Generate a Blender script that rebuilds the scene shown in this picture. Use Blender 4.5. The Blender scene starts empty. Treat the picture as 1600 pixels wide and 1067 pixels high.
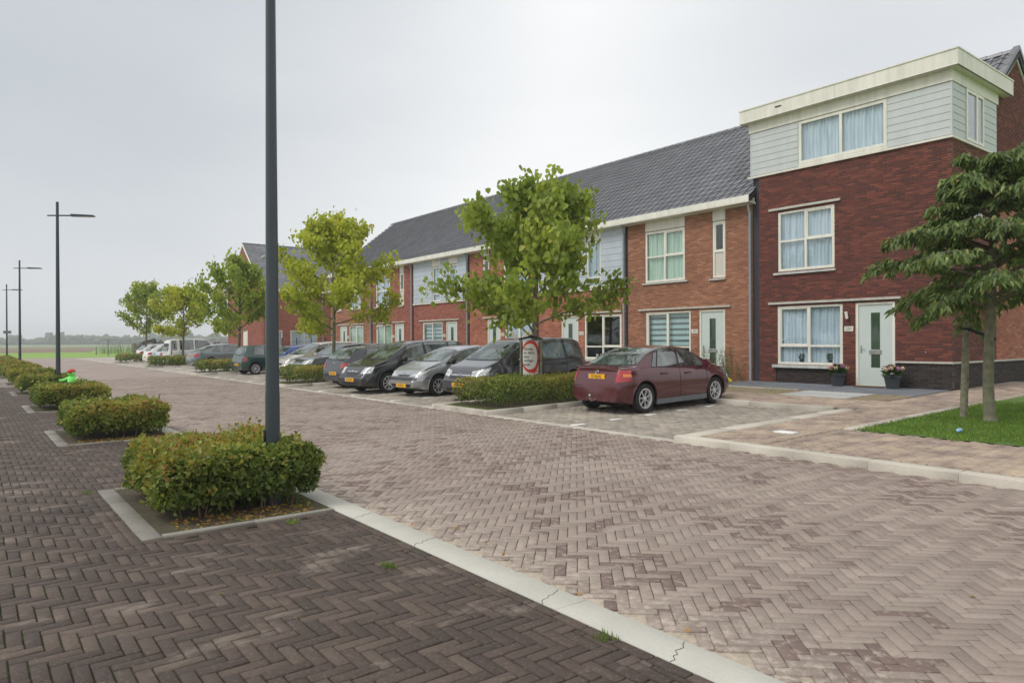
import bpy, bmesh, math, random
import numpy as np
from mathutils import Vector, Matrix
from mathutils.bvhtree import BVHTree
random.seed(7); rs = np.random.RandomState(11)
PI = math.pi; rad = math.radians
sc = bpy.context.scene; COL = sc.collection

# ------------------------------------------------------------------ camera
cd = bpy.data.cameras.new('camera'); cam = bpy.data.objects.new('camera', cd); COL.objects.link(cam); sc.camera = cam
CAMH = 1.62
def cam_rows(yaw, pit, rol):
    f = Vector((math.cos(yaw)*math.cos(pit), math.sin(yaw)*math.cos(pit), math.sin(pit)))
    r = Vector((math.sin(yaw), -math.cos(yaw), 0)); u = r.cross(f)
    return r*math.cos(rol)+u*math.sin(rol), -r*math.sin(rol)+u*math.cos(rol), f
R_, U_, F_ = cam_rows(-0.659442422, -0.000755686, -0.004579457)
cam.matrix_world = Matrix(((R_.x, U_.x, -F_.x, 0), (R_.y, U_.y, -F_.y, 0), (R_.z, U_.z, -F_.z, CAMH), (0, 0, 0, 1)))
cd.sensor_width = 36; cd.lens = 0.68834*36; cd.clip_start = 0.05; cd.clip_end = 6000

# ------------------------------------------------------------------ sky, sun, exposure
SUN_EL, SUN_AZ = rad(52), rad(70)      # azimuth measured from +X towards +Y
w = bpy.data.worlds.new('World'); sc.world = w; w.use_nodes = True
nt = w.node_tree; nt.nodes.clear()
def wn(t, **k):
    n = nt.nodes.new(t)
    for a, b in k.items(): setattr(n, a, b)
    return n
sky = wn('ShaderNodeTexSky', sky_type='NISHITA'); sky.sun_disc = False
sky.sun_elevation = SUN_EL; sky.sun_rotation = PI/2-SUN_AZ; sky.dust_density = 4; sky.air_density = 1
bg1 = wn('ShaderNodeBackground'); bg1.inputs[1].default_value = 0.06
hs = wn('ShaderNodeHueSaturation'); hs.inputs['Saturation'].default_value = 0.35
nt.links.new(sky.outputs[0], hs.inputs['Color']); nt.links.new(hs.outputs[0], bg1.inputs[0])
tc = wn('ShaderNodeTexCoord'); mp = wn('ShaderNodeMapping'); mp.inputs['Scale'].default_value = (1.0, 1.0, 3.0)
ns = wn('ShaderNodeTexNoise'); ns.inputs['Scale'].default_value = 1.7; ns.inputs['Detail'].default_value = 5; ns.inputs['Roughness'].default_value = .5
cr = wn('ShaderNodeMapRange'); cr.inputs['From Min'].default_value = .32; cr.inputs['From Max'].default_value = .66; cr.inputs['To Min'].default_value = .16; cr.inputs['To Max'].default_value = 0.0
L = nt.links.new
L(tc.outputs['Generated'], mp.inputs[0]); L(mp.outputs[0], ns.inputs['Vector']); L(ns.outputs['Fac'], cr.inputs[0])
acc = cr.outputs[0]
for rx, uy, amt, c0 in ((-.85, .62, .60, .74), (.85, .75, .40, .82)):      # darker cloud plus lens vignetting painted into the sky, left and upper right
    v = (F_+R_*rx+U_*uy).normalized(); dp = wn('ShaderNodeVectorMath', operation='DOT_PRODUCT'); dp.inputs[1].default_value = v; L(tc.outputs['Generated'], dp.inputs[0])
    mr = wn('ShaderNodeMapRange', interpolation_type='SMOOTHSTEP'); mr.inputs['From Min'].default_value = c0; mr.inputs['From Max'].default_value = .995; mr.inputs['To Max'].default_value = amt
    L(dp.outputs['Value'], mr.inputs[0]); ad = wn('ShaderNodeMath', operation='ADD'); L(acc, ad.inputs[0]); L(mr.outputs[0], ad.inputs[1]); acc = ad.outputs[0]
mu = wn('ShaderNodeMix', data_type='RGBA'); mu.inputs[6].default_value = (.87, .88, .885, 1); mu.inputs[7].default_value = (.36, .405, .455, 1); L(acc, mu.inputs[0])
bg2 = wn('ShaderNodeBackground'); bg2.inputs[1].default_value = .97
ms = wn('ShaderNodeMixShader'); ms.inputs[0].default_value = .93
out = wn('ShaderNodeOutputWorld'); L(mu.outputs[2], bg2.inputs[0])
L(bg1.outputs[0], ms.inputs[1]); L(bg2.outputs[0], ms.inputs[2]); L(ms.outputs[0], out.inputs[0])
sl = bpy.data.lights.new('sun', 'SUN'); sl.energy = 1.5; sl.angle = rad(24); sl.color = (1, .965, .91)
so = bpy.data.objects.new('sun', sl); COL.objects.link(so)
sd = Vector((math.cos(SUN_EL)*math.cos(SUN_AZ), math.cos(SUN_EL)*math.sin(SUN_AZ), math.sin(SUN_EL)))
so.rotation_euler = sd.to_track_quat('Z', 'Y').to_euler(); so.location = (0, 0, 30)
vs = sc.view_settings; vs.view_transform = 'Standard'; vs.look = 'None'; vs.exposure = 0.35; vs.gamma = 1; vs.use_curve_mapping = False
sc.cycles.volume_step_rate = 1; sc.cycles.max_bounces = 8; sc.cycles.transparent_max_bounces = 12

# ------------------------------------------------------------------ materials
MATS = {}
def new_mat(name):
    m = bpy.data.materials.new(name); m.use_nodes = True; MATS[name] = m
    t = m.node_tree; b = t.nodes['Principled BSDF']
    return m, t, b
def rnd_socket(t):
    """0..1 value of one piece: face attribute plus per-object random"""
    a = t.nodes.new('ShaderNodeAttribute'); a.attribute_name = 'rnd'
    o = t.nodes.new('ShaderNodeObjectInfo')
    s = t.nodes.new('ShaderNodeMath'); s.operation = 'GREATER_THAN'; s.inputs[1].default_value = 1e-5; t.links.new(a.outputs['Fac'], s.inputs[0])
    f = t.nodes.new('ShaderNodeMix'); f.data_type = 'FLOAT'; t.links.new(s.outputs[0], f.inputs[0]); t.links.new(o.outputs['Random'], f.inputs[2]); t.links.new(a.outputs['Fac'], f.inputs[3])
    return f.outputs[0]
def noise(t, scale, detail=3, rough=.55, coord='Object', vec=None, stretch=None):
    n = t.nodes.new('ShaderNodeTexNoise'); n.inputs['Scale'].default_value = scale; n.inputs['Detail'].default_value = detail; n.inputs['Roughness'].default_value = rough
    if coord == 'World':
        g = t.nodes.new('ShaderNodeNewGeometry'); v = g.outputs['Position']
    else:
        g = t.nodes.new('ShaderNodeTexCoord'); v = g.outputs[coord]
    if stretch:
        mm = t.nodes.new('ShaderNodeMapping'); mm.inputs['Scale'].default_value = stretch; t.links.new(v, mm.inputs[0]); v = mm.outputs[0]
    t.links.new(v, n.inputs['Vector'])
    return n.outputs['Fac']
def ramp(t, fac, stops, interp='LINEAR'):
    r = t.nodes.new('ShaderNodeValToRGB'); r.color_ramp.interpolation = interp
    el = r.color_ramp.elements
    while len(el) < len(stops): el.new(.5)
    for e, (p, c) in zip(el, stops):
        e.position = p; e.color = (*c, 1) if len(c) == 3 else c
    t.links.new(fac, r.inputs[0]); return r.outputs[0]
def mix(t, fac, a, b, mode='MIX'):
    m = t.nodes.new('ShaderNodeMix'); m.data_type = 'RGBA'; m.blend_type = mode
    for i, s in ((0, fac), (6, a), (7, b)):
        if hasattr(s, 'links'): t.links.new(s, m.inputs[i])
        elif i == 0: m.inputs[0].default_value = s
        else: m.inputs[i].default_value = (*s, 1)
    return m.outputs[2]
def grey(v): return (v, v, v)
def bump(t, b, fac, strength, dist=.01):
    n = t.nodes.new('ShaderNodeBump'); n.inputs['Strength'].default_value = strength; n.inputs['Distance'].default_value = dist
    t.links.new(fac, n.inputs['Height']); t.links.new(n.outputs[0], b.inputs['Normal'])
def M(name, col, rough=.6, metal=0, var=.12, vscale=6, bmp=0, bscale=60, spec=.5, coat=0, dirt=None, streak=0):
    m, t, b = new_mat(name)
    c = mix(t, 1.0, col, ramp(t, noise(t, vscale, 4), [(.3, grey(1-var)), (.7, grey(1+var))]), 'MULTIPLY')
    if streak: c = mix(t, 1.0, c, ramp(t, noise(t, 5, 5, .65, 'World', stretch=(1, 1, .12)), [(.38, (1-streak*1.1, 1-streak, 1-streak)), (.6, grey(1.0))]), 'MULTIPLY')
    if dirt:
        c = mix(t, ramp(t, noise(t, dirt[1], 5, .65, 'World'), [(.45, grey(0)), (.72, grey(dirt[2]))]), c, dirt[0])
    t.links.new(c, b.inputs['Base Color'])
    b.inputs['Roughness'].default_value = rough; b.inputs['Metallic'].default_value = metal
    b.inputs['Specular IOR Level'].default_value = spec; b.inputs['Coat Weight'].default_value = coat; b.inputs['Coat Roughness'].default_value = .03
    if bmp: bump(t, b, noise(t, bscale, 4, .6), bmp)
    return m
def pieces(name, stops, rough=.8, fine=.14, fscale=30, big=None, bmp=.25, bscale=90, extra=None, spec=.35):
    """bricks, pavers, tiles: one colour per piece from a ramp, plus fine and large wear"""
    m, t, b = new_mat(name); r = rnd_socket(t)
    c = ramp(t, r, stops)
    c = mix(t, 1.0, c, ramp(t, noise(t, fscale, 5, .65, 'World'), [(.25, grey(1-fine)), (.75, grey(1+fine))]), 'MULTIPLY')
    if big: c = mix(t, 1.0, c, ramp(t, noise(t, big[0], 4, .6, 'World'), [(.3, grey(1-big[1])), (.7, grey(1+big[1]))]), 'MULTIPLY')
    if extra: c = extra(t, c, r, b)
    t.links.new(c, b.inputs['Base Color']); b.inputs['Roughness'].default_value = rough; b.inputs['Specular IOR Level'].default_value = spec
    if bmp: bump(t, b, noise(t, bscale, 4, .65, 'World'), bmp, .004)
    return m
def pos_range(t, axis, a, b_):
    """1 at coordinate a falling to 0 at b (world)"""
    g = t.nodes.new('ShaderNodeNewGeometry'); s = t.nodes.new('ShaderNodeSeparateXYZ'); t.links.new(g.outputs['Position'], s.inputs[0])
    r = t.nodes.new('ShaderNodeMapRange'); r.inputs['From Min'].default_value = b_; r.inputs['From Max'].default_value = a; r.inputs['To Min'].default_value = 0; r.inputs['To Max'].default_value = 1
    t.links.new(s.outputs[axis], r.inputs['Value']); return r.outputs[0]
def math2(t, op, a, b_):
    n = t.nodes.new('ShaderNodeMath'); n.operation = op
    for i, s in ((0, a), (1, b_)):
        if hasattr(s, 'links'): t.links.new(s, n.inputs[i])
        else: n.inputs[i].default_value = s
    return n.outputs[0]
def road_extra(t, c, r, b):
    # sand rubbed into the joints along the concrete band, pale dust, damp dark bricks
    near = pos_range(t, 1, -3.05, -4.0)
    sand = math2(t, 'MULTIPLY', near, ramp(t, noise(t, 14, 7, .8, 'World'), [(.48, grey(0)), (.64, grey(.75))]))
    c = mix(t, sand, c, (.56, .50, .42))
    dust = ramp(t, noise(t, .55, 3, .5, 'World'), [(.35, grey(0)), (.75, grey(.30))])
    c = mix(t, dust, c, (.36, .31, .265))
    speck = ramp(t, noise(t, 55, 3, .7, 'World'), [(.64, grey(0)), (.72, grey(.45))])
    c = mix(t, speck, c, (.52, .46, .41))
    wetz = ramp(t, noise(t, .7, 2, .5, 'World'), [(.46, grey(0)), (.52, grey(1))])
    pick = ramp(t, r, [(.72, grey(0)), (.725, grey(1))])
    blot = ramp(t, noise(t, 16, 5, .7, 'World'), [(.36, grey(.0)), (.48, grey(.95))])
    wet = math2(t, 'MULTIPLY', math2(t, 'MULTIPLY', wetz, pick), blot)
    return mix(t, wet, c, (.15, .105, .09))
def walk_extra(t, c, r, b):
    pale = ramp(t, noise(t, 2.2, 5, .7, 'World', stretch=(1, .5, 1)), [(.57, grey(0)), (.70, grey(.7))])
    c = mix(t, pale, c, (.24, .20, .165))
    sp_ = ramp(t, noise(t, 45, 4, .75, 'World'), [(.56, grey(0)), (.68, grey(.4))])
    return mix(t, sp_, c, (.24, .205, .175))
def sand_extra(t, c, r, b):
    s = ramp(t, noise(t, 2.4, 6, .62, 'World', stretch=(1.0, .8, 1)), [(.36, grey(0)), (.66, grey(.8))])
    g_ = ramp(t, noise(t, 120, 3, .7, 'World'), [(.3, (.40, .31, .22)), (.7, (.56, .45, .335))])
    return mix(t, s, c, g_)
pieces('road_brick', [(0, (.199, .154, .131)), (.35, (.245, .193, .162)), (.7, (.277, .217, .184)), (1, (.319, .257, .219))], .72, big=(.35, .10), extra=road_extra)
pieces('walk_brick', [(0, (.051, .038, .031)), (.35, (.064, .046, .038)), (.75, (.079, .058, .046)), (1, (.100, .075, .059))], .78, fine=.2, big=(.6, .12), extra=walk_extra)
pieces('sandy_brick', [(0, (.187, .141, .122)), (.5, (.230, .176, .153)), (1, (.281, .220, .194))], .85, extra=sand_extra)
pieces('bay_paver', [(0, (.227, .203, .171)), (.5, (.286, .251, .210)), (1, (.353, .311, .257))], .85, big=(.5, .16))
pieces('kerb_stone', [(0, (.373, .344, .291)), (.5, (.435, .400, .340)), (1, (.497, .456, .391))], .8, fine=.10, big=(1.4, .1))
pieces('band_stone', [(0, (.417, .406, .359)), (.5, (.448, .437, .385)), (1, (.479, .463, .411))], .8, fine=.07, fscale=40, big=(1.8, .07), bscale=160, bmp=.15)
pieces('edge_stone', [(0, (.162, .154, .134)), (.5, (.203, .190, .166)), (1, (.251, .239, .207))], .85, fine=.14, big=(2.5, .15))
pieces('slab_stone', [(0, (.36, .36, .35)), (1, (.43, .43, .415))], .8, fine=.07)
pieces('porch_tile', [(0, (.13, .14, .155)), (1, (.17, .18, .20))], .7, fine=.08)
pieces('white_paver', [(0, (.62, .62, .60)), (1, (.75, .75, .72))], .7)
BR = {
 'dark_red': [(0, (.090, .034, .029)), (.3, (.120, .039, .032)), (.7, (.155, .047, .036)), (1, (.215, .068, .046))],
 'plinth': [(0, (.022, .018, .018)), (.5, (.033, .027, .026)), (1, (.052, .042, .038))],
 'brown': [(0, (.24, .105, .065)), (.4, (.31, .135, .078)), (.8, (.36, .16, .092)), (1, (.43, .21, .13))],
 'orange': [(0, (.29, .10, .066)), (.4, (.36, .125, .080)), (.8, (.42, .155, .098)), (1, (.48, .21, .14))],
 'red': [(0, (.25, .080, .060)), (.5, (.31, .10, .072)), (1, (.38, .14, .10))],
}
for k, s in BR.items(): pieces('brick_'+k, s, .85, fine=.18, fscale=22, big=(.7, .10), bscale=120, bmp=.35)
pieces('roof_tile', [(0, (.101, .105, .117)), (.5, (.127, .132, .145)), (1, (.162, .168, .184))], .38, fine=.12, big=(.8, .1), spec=.6)
M('mortar_dark', (.13, .10, .085), .95); M('mortar', (.30, .24, .19), .95)
def joint_road():
    m, t, b = new_mat('joint_road'); e = math2(t, 'MAXIMUM', pos_range(t, 1, -3.12, -3.5), pos_range(t, 1, -8.85, -8.6))
    c = mix(t, math2(t, 'MINIMUM', math2(t, 'MAXIMUM', e, 0.0), 1.0), (.13, .10, .08), (.40, .34, .27))
    c = mix(t, 1.0, c, ramp(t, noise(t, 30, 5, .7, 'World'), [(.3, grey(.7)), (.7, grey(1.2))]), 'MULTIPLY'); t.links.new(c, b.inputs['Base Color']); b.inputs['Roughness'].default_value = 1
joint_road()
M('joint_sand', (.30, .245, .19), .95, var=.3, vscale=14, bmp=.4)
def joint_mat():
    m, t, b = new_mat('joint_moss')
    c = ramp(t, noise(t, 6, 5, .7, 'World'), [(.40, (.055, .045, .036)), (.56, (.055, .075, .02)), (.66, (.10, .15, .03))])
    t.links.new(c, b.inputs['Base Color']); b.inputs['Roughness'].default_value = 1
    bump(t, b, noise(t, 150, 3), .5)
joint_mat()
def far_road(name, c0, c1):
    m, t, b = new_mat(name)
    n = t.nodes.new('ShaderNodeTexBrick'); n.inputs['Scale'].default_value = 1; n.inputs['Brick Width'].default_value = .25; n.inputs['Row Height'].default_value = .075; n.inputs['Mortar Size'].default_value = .005
    n.inputs['Color1'].default_value = (*c0, 1); n.inputs['Color2'].default_value = (*c1, 1); n.inputs['Mortar'].default_value = (.2, .16, .13, 1)
    g = t.nodes.new('ShaderNodeNewGeometry'); mm = t.nodes.new('ShaderNodeMapping'); mm.inputs['Rotation'].default_value = (0, 0, PI/4)
    t.links.new(g.outputs['Position'], mm.inputs[0]); t.links.new(mm.outputs[0], n.inputs['Vector'])
    c = mix(t, 1.0, n.outputs[0], ramp(t, noise(t, .35, 5, .6, 'World'), [(.3, grey(.9)), (.7, grey(1.12))]), 'MULTIPLY')
    c = mix(t, ramp(t, noise(t, .55, 3, .5, 'World'), [(.35, grey(0)), (.75, grey(.30))]), c, (.44, .38, .345))
    t.links.new(c, b.inputs['Base Color']); b.inputs['Roughness'].default_value = .8
far_road('road_far', (.23, .18, .155), (.29, .228, .20)); far_road('walk_far', (.13, .10, .09), (.18, .14, .12))
far_road('bay_far', (.30, .275, .24), (.38, .35, .30))
def soil_mat(name, c0, c1, c2, s=5):
    m, t, b = new_mat(name)
    c = ramp(t, noise(t, s, 6, .7, 'World'), [(.36, c0), (.52, c1), (.66, c2)])
    c = mix(t, 1.0, c, ramp(t, noise(t, 70, 4, .7, 'World'), [(.3, grey(.65)), (.7, grey(1.35))]), 'MULTIPLY')
    t.links.new(c, b.inputs['Base Color']); b.inputs['Roughness'].default_value = 1; bump(t, b, noise(t, 40, 5, .7, 'World'), .8, .03)
soil_mat('soil', (.06, .045, .03), (.085, .065, .04), (.07, .10, .03))
soil_mat('garden_soil', (.20, .15, .10), (.27, .21, .14), (.14, .17, .05), 3)
soil_mat('lawn', (.065, .12, .02), (.085, .16, .025), (.11, .19, .035), 3)
def field_mat():
    m, t, b = new_mat('field')
    c = ramp(t, noise(t, .05, 5, .6, 'World', stretch=(1, .3, 1)), [(.35, (.15, .27, .035)), (.5, (.18, .31, .04)), (.66, (.21, .31, .06))])
    c = mix(t, 1.0, c, ramp(t, noise(t, 1.5, 5, .7, 'World'), [(.3, grey(.85)), (.7, grey(1.15))]), 'MULTIPLY')
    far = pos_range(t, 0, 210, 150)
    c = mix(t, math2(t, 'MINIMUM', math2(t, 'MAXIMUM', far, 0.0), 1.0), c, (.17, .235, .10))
    t.links.new(c, b.inputs['Base Color']); b.inputs['Roughness'].default_value = 1
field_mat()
soil_mat('stubble', (.15, .105, .075), (.19, .14, .095), (.17, .17, .07), .12)
M('white_frame', (.78, .76, .68), .4, streak=.14, var=.03); M('cream_panel', (.744, .713, .643), .5, streak=.14, var=.03, vscale=2); M('lintel', (.50, .485, .43), .75, streak=.14, var=.1, vscale=12)
M('light_cladding', (.508, .533, .538), .5, streak=.05, var=.035, vscale=3); M('blue_cladding', (.46, .51, .57), .5, streak=.05, var=.04, vscale=3)
M('door_paint', (.537, .606, .581), .35, var=.02); M('zinc', (.34, .37, .42), .4, .15, var=.08); M('dark_gap', (.035, .035, .045), .8)
M('steel', (.55, .55, .55), .3, 1); M('interior', (.05, .05, .048), .95); M('sill_stone', (.50, .52, .49), .7, streak=.14)
M('post_paint', (.032, .043, .055), .33, .0, var=.05, spec=.5); M('wood_post', (.20, .19, .13), .9, var=.35, vscale=12, bmp=.6, bscale=40); M('rubber', (.012, .012, .013), .6)
M('concrete_pot', (.045, .05, .06), .6, var=.1); M('bark', (.13, .115, .08), .95, var=.35, vscale=14, bmp=.8, bscale=30); M('twig', (.10, .065, .04), .9, var=.3)
M('bark_green', (.17, .165, .11), .95, var=.3, vscale=9, bmp=.8, bscale=25)
def glass_mat(name, tint=(.93, .97, .96), refl=1.0):
    m, t, b = new_mat(name); t.nodes.remove(b)
    tr = t.nodes.new('ShaderNodeBsdfTransparent'); tr.inputs[0].default_value = (*tint, 1)
    gl = t.nodes.new('ShaderNodeBsdfGlossy'); gl.inputs['Roughness'].default_value = .02; gl.inputs[0].default_value = (.95, .97, 1, 1)
    g = t.nodes.new('ShaderNodeNewGeometry'); dt = t.nodes.new('ShaderNodeVectorMath'); dt.operation = 'DOT_PRODUCT'
    t.links.new(g.outputs['Incoming'], dt.inputs[0]); t.links.new(g.outputs['Normal'], dt.inputs[1])
    c1 = math2(t, 'SUBTRACT', 1.0, math2(t, 'ABSOLUTE', dt.outputs['Value'], 0.0))      # Schlick's approximation, both faces alike
    s = math2(t, 'MINIMUM', math2(t, 'ADD', .05*refl, math2(t, 'MULTIPLY', math2(t, 'POWER', c1, 4.0), .9)), 1.0)
    mx = t.nodes.new('ShaderNodeMixShader'); t.links.new(s, mx.inputs[0]); t.links.new(tr.outputs[0], mx.inputs[1]); t.links.new(gl.outputs[0], mx.inputs[2])
    t.links.new(mx.outputs[0], t.nodes['Material Output'].inputs[0])
glass_mat('window_glass'); glass_mat('door_glass', (.30, .36, .30))
def car_glass():
    m, t, b = new_mat('car_glass')
    b.inputs['Base Color'].default_value = (.035, .048, .045, 1); b.inputs['Roughness'].default_value = .03; b.inputs['Specular IOR Level'].default_value = .9; b.inputs['IOR'].default_value = 1.75
    c = ramp(t, noise(t, 2.2, 4, .6), [(.40, (.02, .026, .024)), (.6, (.13, .165, .155))]); t.links.new(c, b.inputs['Base Color'])  # pale patches in the colour stand in for light inside the cabin
car_glass()
def cloth(name, c0, c1):
    m, t, b = new_mat(name)
    c = ramp(t, noise(t, 5, 3, .5, stretch=(3, 1, .2)), [(.3, c0), (.7, c1)]); t.links.new(c, b.inputs['Base Color']); b.inputs['Roughness'].default_value = .9
cloth('curtain_blue', (.471, .532, .647), (.684, .714, .805)); cloth('curtain_green', (.416, .538, .456), (.640, .731, .640)); cloth('blind_blue', (.42, .54, .58), (.52, .64, .67)); cloth('blind_dark', (.10, .13, .12), (.14, .17, .16)); cloth('blind_beige', (.55, .52, .46), (.6, .57, .5))
def leafmat(name, stops, trans=.45):
    m, t, b = new_mat(name); r = rnd_socket(t)
    c = ramp(t, r, stops); c = mix(t, 1.0, c, ramp(t, noise(t, 1.6, 3, .5, 'World'), [(.3, grey(.78)), (.7, grey(1.22))]), 'MULTIPLY')
    t.links.new(c, b.inputs['Base Color']); b.inputs['Roughness'].default_value = .5; b.inputs['Specular IOR Level'].default_value = .35
    tl = t.nodes.new('ShaderNodeBsdfTranslucent'); t.links.new(mix(t, 1.0, c, (1.25, 1.25, .8), 'MULTIPLY'), tl.inputs[0])
    mx = t.nodes.new('ShaderNodeMixShader'); mx.inputs[0].default_value = trans
    t.links.new(b.outputs[0], mx.inputs[1]); t.links.new(tl.outputs[0], mx.inputs[2]); t.links.new(mx.outputs[0], t.nodes['Material Output'].inputs[0])
leafmat('leaf_green', [(0, (.165, .225, .035)), (.4, (.25, .33, .055)), (.75, (.36, .42, .075)), (.95, (.40, .46, .10)), (1, (.48, .46, .09))])
leafmat('leaf_yellow', [(0, (.25, .31, .035)), (.4, (.38, .43, .045)), (.75, (.48, .50, .055)), (.94, (.50, .50, .07)), (1, (.50, .36, .07))])
leafmat('leaf_olive', [(0, (.17, .25, .04)), (.4, (.25, .34, .05)), (.8, (.36, .41, .06)), (.95, (.44, .42, .07)), (1, (.40, .27, .07))])
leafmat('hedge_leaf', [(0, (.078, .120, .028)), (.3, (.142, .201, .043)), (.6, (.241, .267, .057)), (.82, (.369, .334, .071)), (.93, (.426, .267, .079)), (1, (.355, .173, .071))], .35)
leafmat('cherry_leaf', [(0, (.079, .129, .039)), (.5, (.125, .187, .052)), (.9, (.194, .257, .078)), (1, (.319, .315, .104))], .3)
leafmat('grass_blade', [(0, (.085, .16, .015)), (.5, (.13, .23, .02)), (1, (.21, .30, .04))], .3)
leafmat('weed_leaf', [(0, (.09, .14, .04)), (.6, (.15, .20, .06)), (1, (.24, .25, .10))], .3)
leafmat('plant_leaf', [(0, (.03, .08, .02)), (1, (.07, .15, .03))], .2)
M('flower_pink', (.62, .28, .36), .7, var=.2, vscale=30); M('flower_beige', (.60, .44, .30), .7, var=.2, vscale=30); M('flower_violet', (.38, .13, .30), .7, var=.2, vscale=30)
def far_leaf():
    m, t, b = new_mat('far_leaf'); c = ramp(t, noise(t, .25, 5, .6, 'World'), [(.35, (.05, .075, .035)), (.65, (.09, .125, .05))]); t.links.new(c, b.inputs['Base Color']); b.inputs['Roughness'].default_value = 1
far_leaf()
# ------------------------------------------------------------------ helpers
def tag(o, label=None, cat=None, group=None, kind=None):
    if label: o['label'] = label
    if cat: o['category'] = cat
    if group: o['group'] = group
    if kind: o['kind'] = kind
    return o
def link(name, me, parent=None):
    o = bpy.data.objects.new(name, me); COL.objects.link(o)
    if parent: o.parent = parent
    return o
def empty(name, loc, rz=0, label=None, cat=None, group=None):
    o = bpy.data.objects.new(name, None); COL.objects.link(o); o.location = loc; o.rotation_euler = (0, 0, rz); o.empty_display_size = .2
    return tag(o, label, cat, group)
class MB:
    def __init__(s): s.v = []; s.f = []; s.r = []; s.m = []
    def add(s, vs, fs, r=0.0, m=0):
        n = len(s.v); s.v += [tuple(p) for p in vs]; s.f += [tuple(n+i for i in f) for f in fs]; s.r += [r]*len(fs); s.m += [m]*len(fs)
    def box(s, x0, x1, y0, y1, z0, z1, r=0.0, m=0):
        s.add([(x0,y0,z0),(x1,y0,z0),(x1,y1,z0),(x0,y1,z0),(x0,y0,z1),(x1,y0,z1),(x1,y1,z1),(x0,y1,z1)],
              [(3,2,1,0),(4,5,6,7),(0,1,5,4),(1,2,6,5),(2,3,7,6),(3,0,4,7)], r, m); return s
    def obox(s, c, ax, hx, hy, hz, r=0.0, m=0):
        """oriented box, ax = 3 unit vectors"""
        c = Vector(c); X, Y, Z = (Vector(a) for a in ax)
        s.add([c+X*hx*i+Y*hy*j+Z*hz*k for k in (-1,1) for i, j in ((-1,-1),(1,-1),(1,1),(-1,1))],
              [(3,2,1,0),(4,5,6,7),(0,1,5,4),(1,2,6,5),(2,3,7,6),(3,0,4,7)], r, m); return s
    def prism(s, poly, a, b, axis='z', r=0.0, m=0):
        def P(p, h):
            return (p[0], p[1], h) if axis == 'z' else ((p[0], h, p[1]) if axis == 'y' else (h, p[0], p[1]))
        n = len(poly)
        s.add([P(p, a) for p in poly]+[P(p, b) for p in poly], [tuple(range(n))[::-1], tuple(range(n, 2*n))]+[(i, (i+1) % n, n+(i+1) % n, n+i) for i in range(n)], r, m); return s
    def tube(s, pts, rads, n=8, r=0.0, m=0, caps=True):
        pts = [Vector(p) for p in pts]
        if not hasattr(rads, '__len__'): rads = [rads]*len(pts)
        vs = []; pr = None
        for i, p in enumerate(pts):
            d = (pts[min(i+1, len(pts)-1)]-pts[max(i-1, 0)]).normalized()
            if pr is None: pr = d.orthogonal().normalized()
            pr = (pr-d*pr.dot(d)).normalized(); q = d.cross(pr)
            for k in range(n):
                a = 2*PI*k/n; vs.append(p+(pr*math.cos(a)+q*math.sin(a))*rads[i])
        fs = [(i*n+k, i*n+(k+1) % n, (i+1)*n+(k+1) % n, (i+1)*n+k) for i in range(len(pts)-1) for k in range(n)]
        if caps: fs += [tuple(range(n))[::-1], tuple((len(pts)-1)*n+k for k in range(n))]
        s.add(vs, fs, r, m); return s
    def lathe(s, prof, n=24, axis=(0,0,1), c=(0,0,0), r=0.0, m=0):
        """prof = (radius, height) points"""
        A = Vector(axis).normalized(); X = A.orthogonal().normalized(); Y = A.cross(X); c = Vector(c)
        vs = [c+A*h+(X*math.cos(2*PI*k/n)+Y*math.sin(2*PI*k/n))*q for q, h in prof for k in range(n)]
        s.add(vs, [(i*n+k, i*n+(k+1) % n, (i+1)*n+(k+1) % n, (i+1)*n+k) for i in range(len(prof)-1) for k in range(n)], r, m); return s
    def mesh(s, name, mats, smooth=None):
        me = bpy.data.meshes.new(name); me.from_pydata(s.v, [], s.f)
        for q in (mats if isinstance(mats, (list, tuple)) else [mats]): me.materials.append(MATS[q])
        a = me.attributes.new('rnd', 'FLOAT', 'FACE'); a.data.foreach_set('value', s.r)
        if any(s.m): me.polygons.foreach_set('material_index', s.m)
        if smooth is not None:
            me.polygons.foreach_set('use_smooth', [True]*len(s.f)); me.set_sharp_from_angle(angle=rad(smooth))
        me.update(); return me
    def obj(s, name, mats, parent=None, smooth=None, kind=None):
        o = link(name, s.mesh(name, mats, smooth), parent)
        if kind: o['kind'] = kind
        return o
def np_mesh(name, V, F, rnd, mat, smooth=False):
    """V (n,3), F (m,4) quads"""
    me = bpy.data.meshes.new(name); me.vertices.add(len(V)); me.vertices.foreach_set('co', np.asarray(V, np.float32).ravel())
    me.loops.add(len(F)*4); me.loops.foreach_set('vertex_index', np.asarray(F, np.int32).ravel())
    me.polygons.add(len(F)); me.polygons.foreach_set('loop_start', np.arange(0, len(F)*4, 4, dtype=np.int32)); me.polygons.foreach_set('loop_total', np.full(len(F), 4, np.int32))
    me.materials.append(MATS[mat]); a = me.attributes.new('rnd', 'FLOAT', 'FACE'); a.data.foreach_set('value', np.asarray(rnd, np.float32))
    if smooth: me.polygons.foreach_set('use_smooth', [True]*len(F))
    me.update(calc_edges=True); me.validate(); return me
TV = np.array([(i, j, k, c) for k, c in ((0, 0), (1, 0), (1, 1)) for i, j in ((-1,-1),(1,-1),(1,1),(-1,1))], float)
TF = np.array([(0,1,5,4),(1,2,6,5),(2,3,7,6),(3,0,4,7),(4,5,9,8),(5,6,10,9),(6,7,11,10),(7,4,8,11),(8,9,10,11)])
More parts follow.
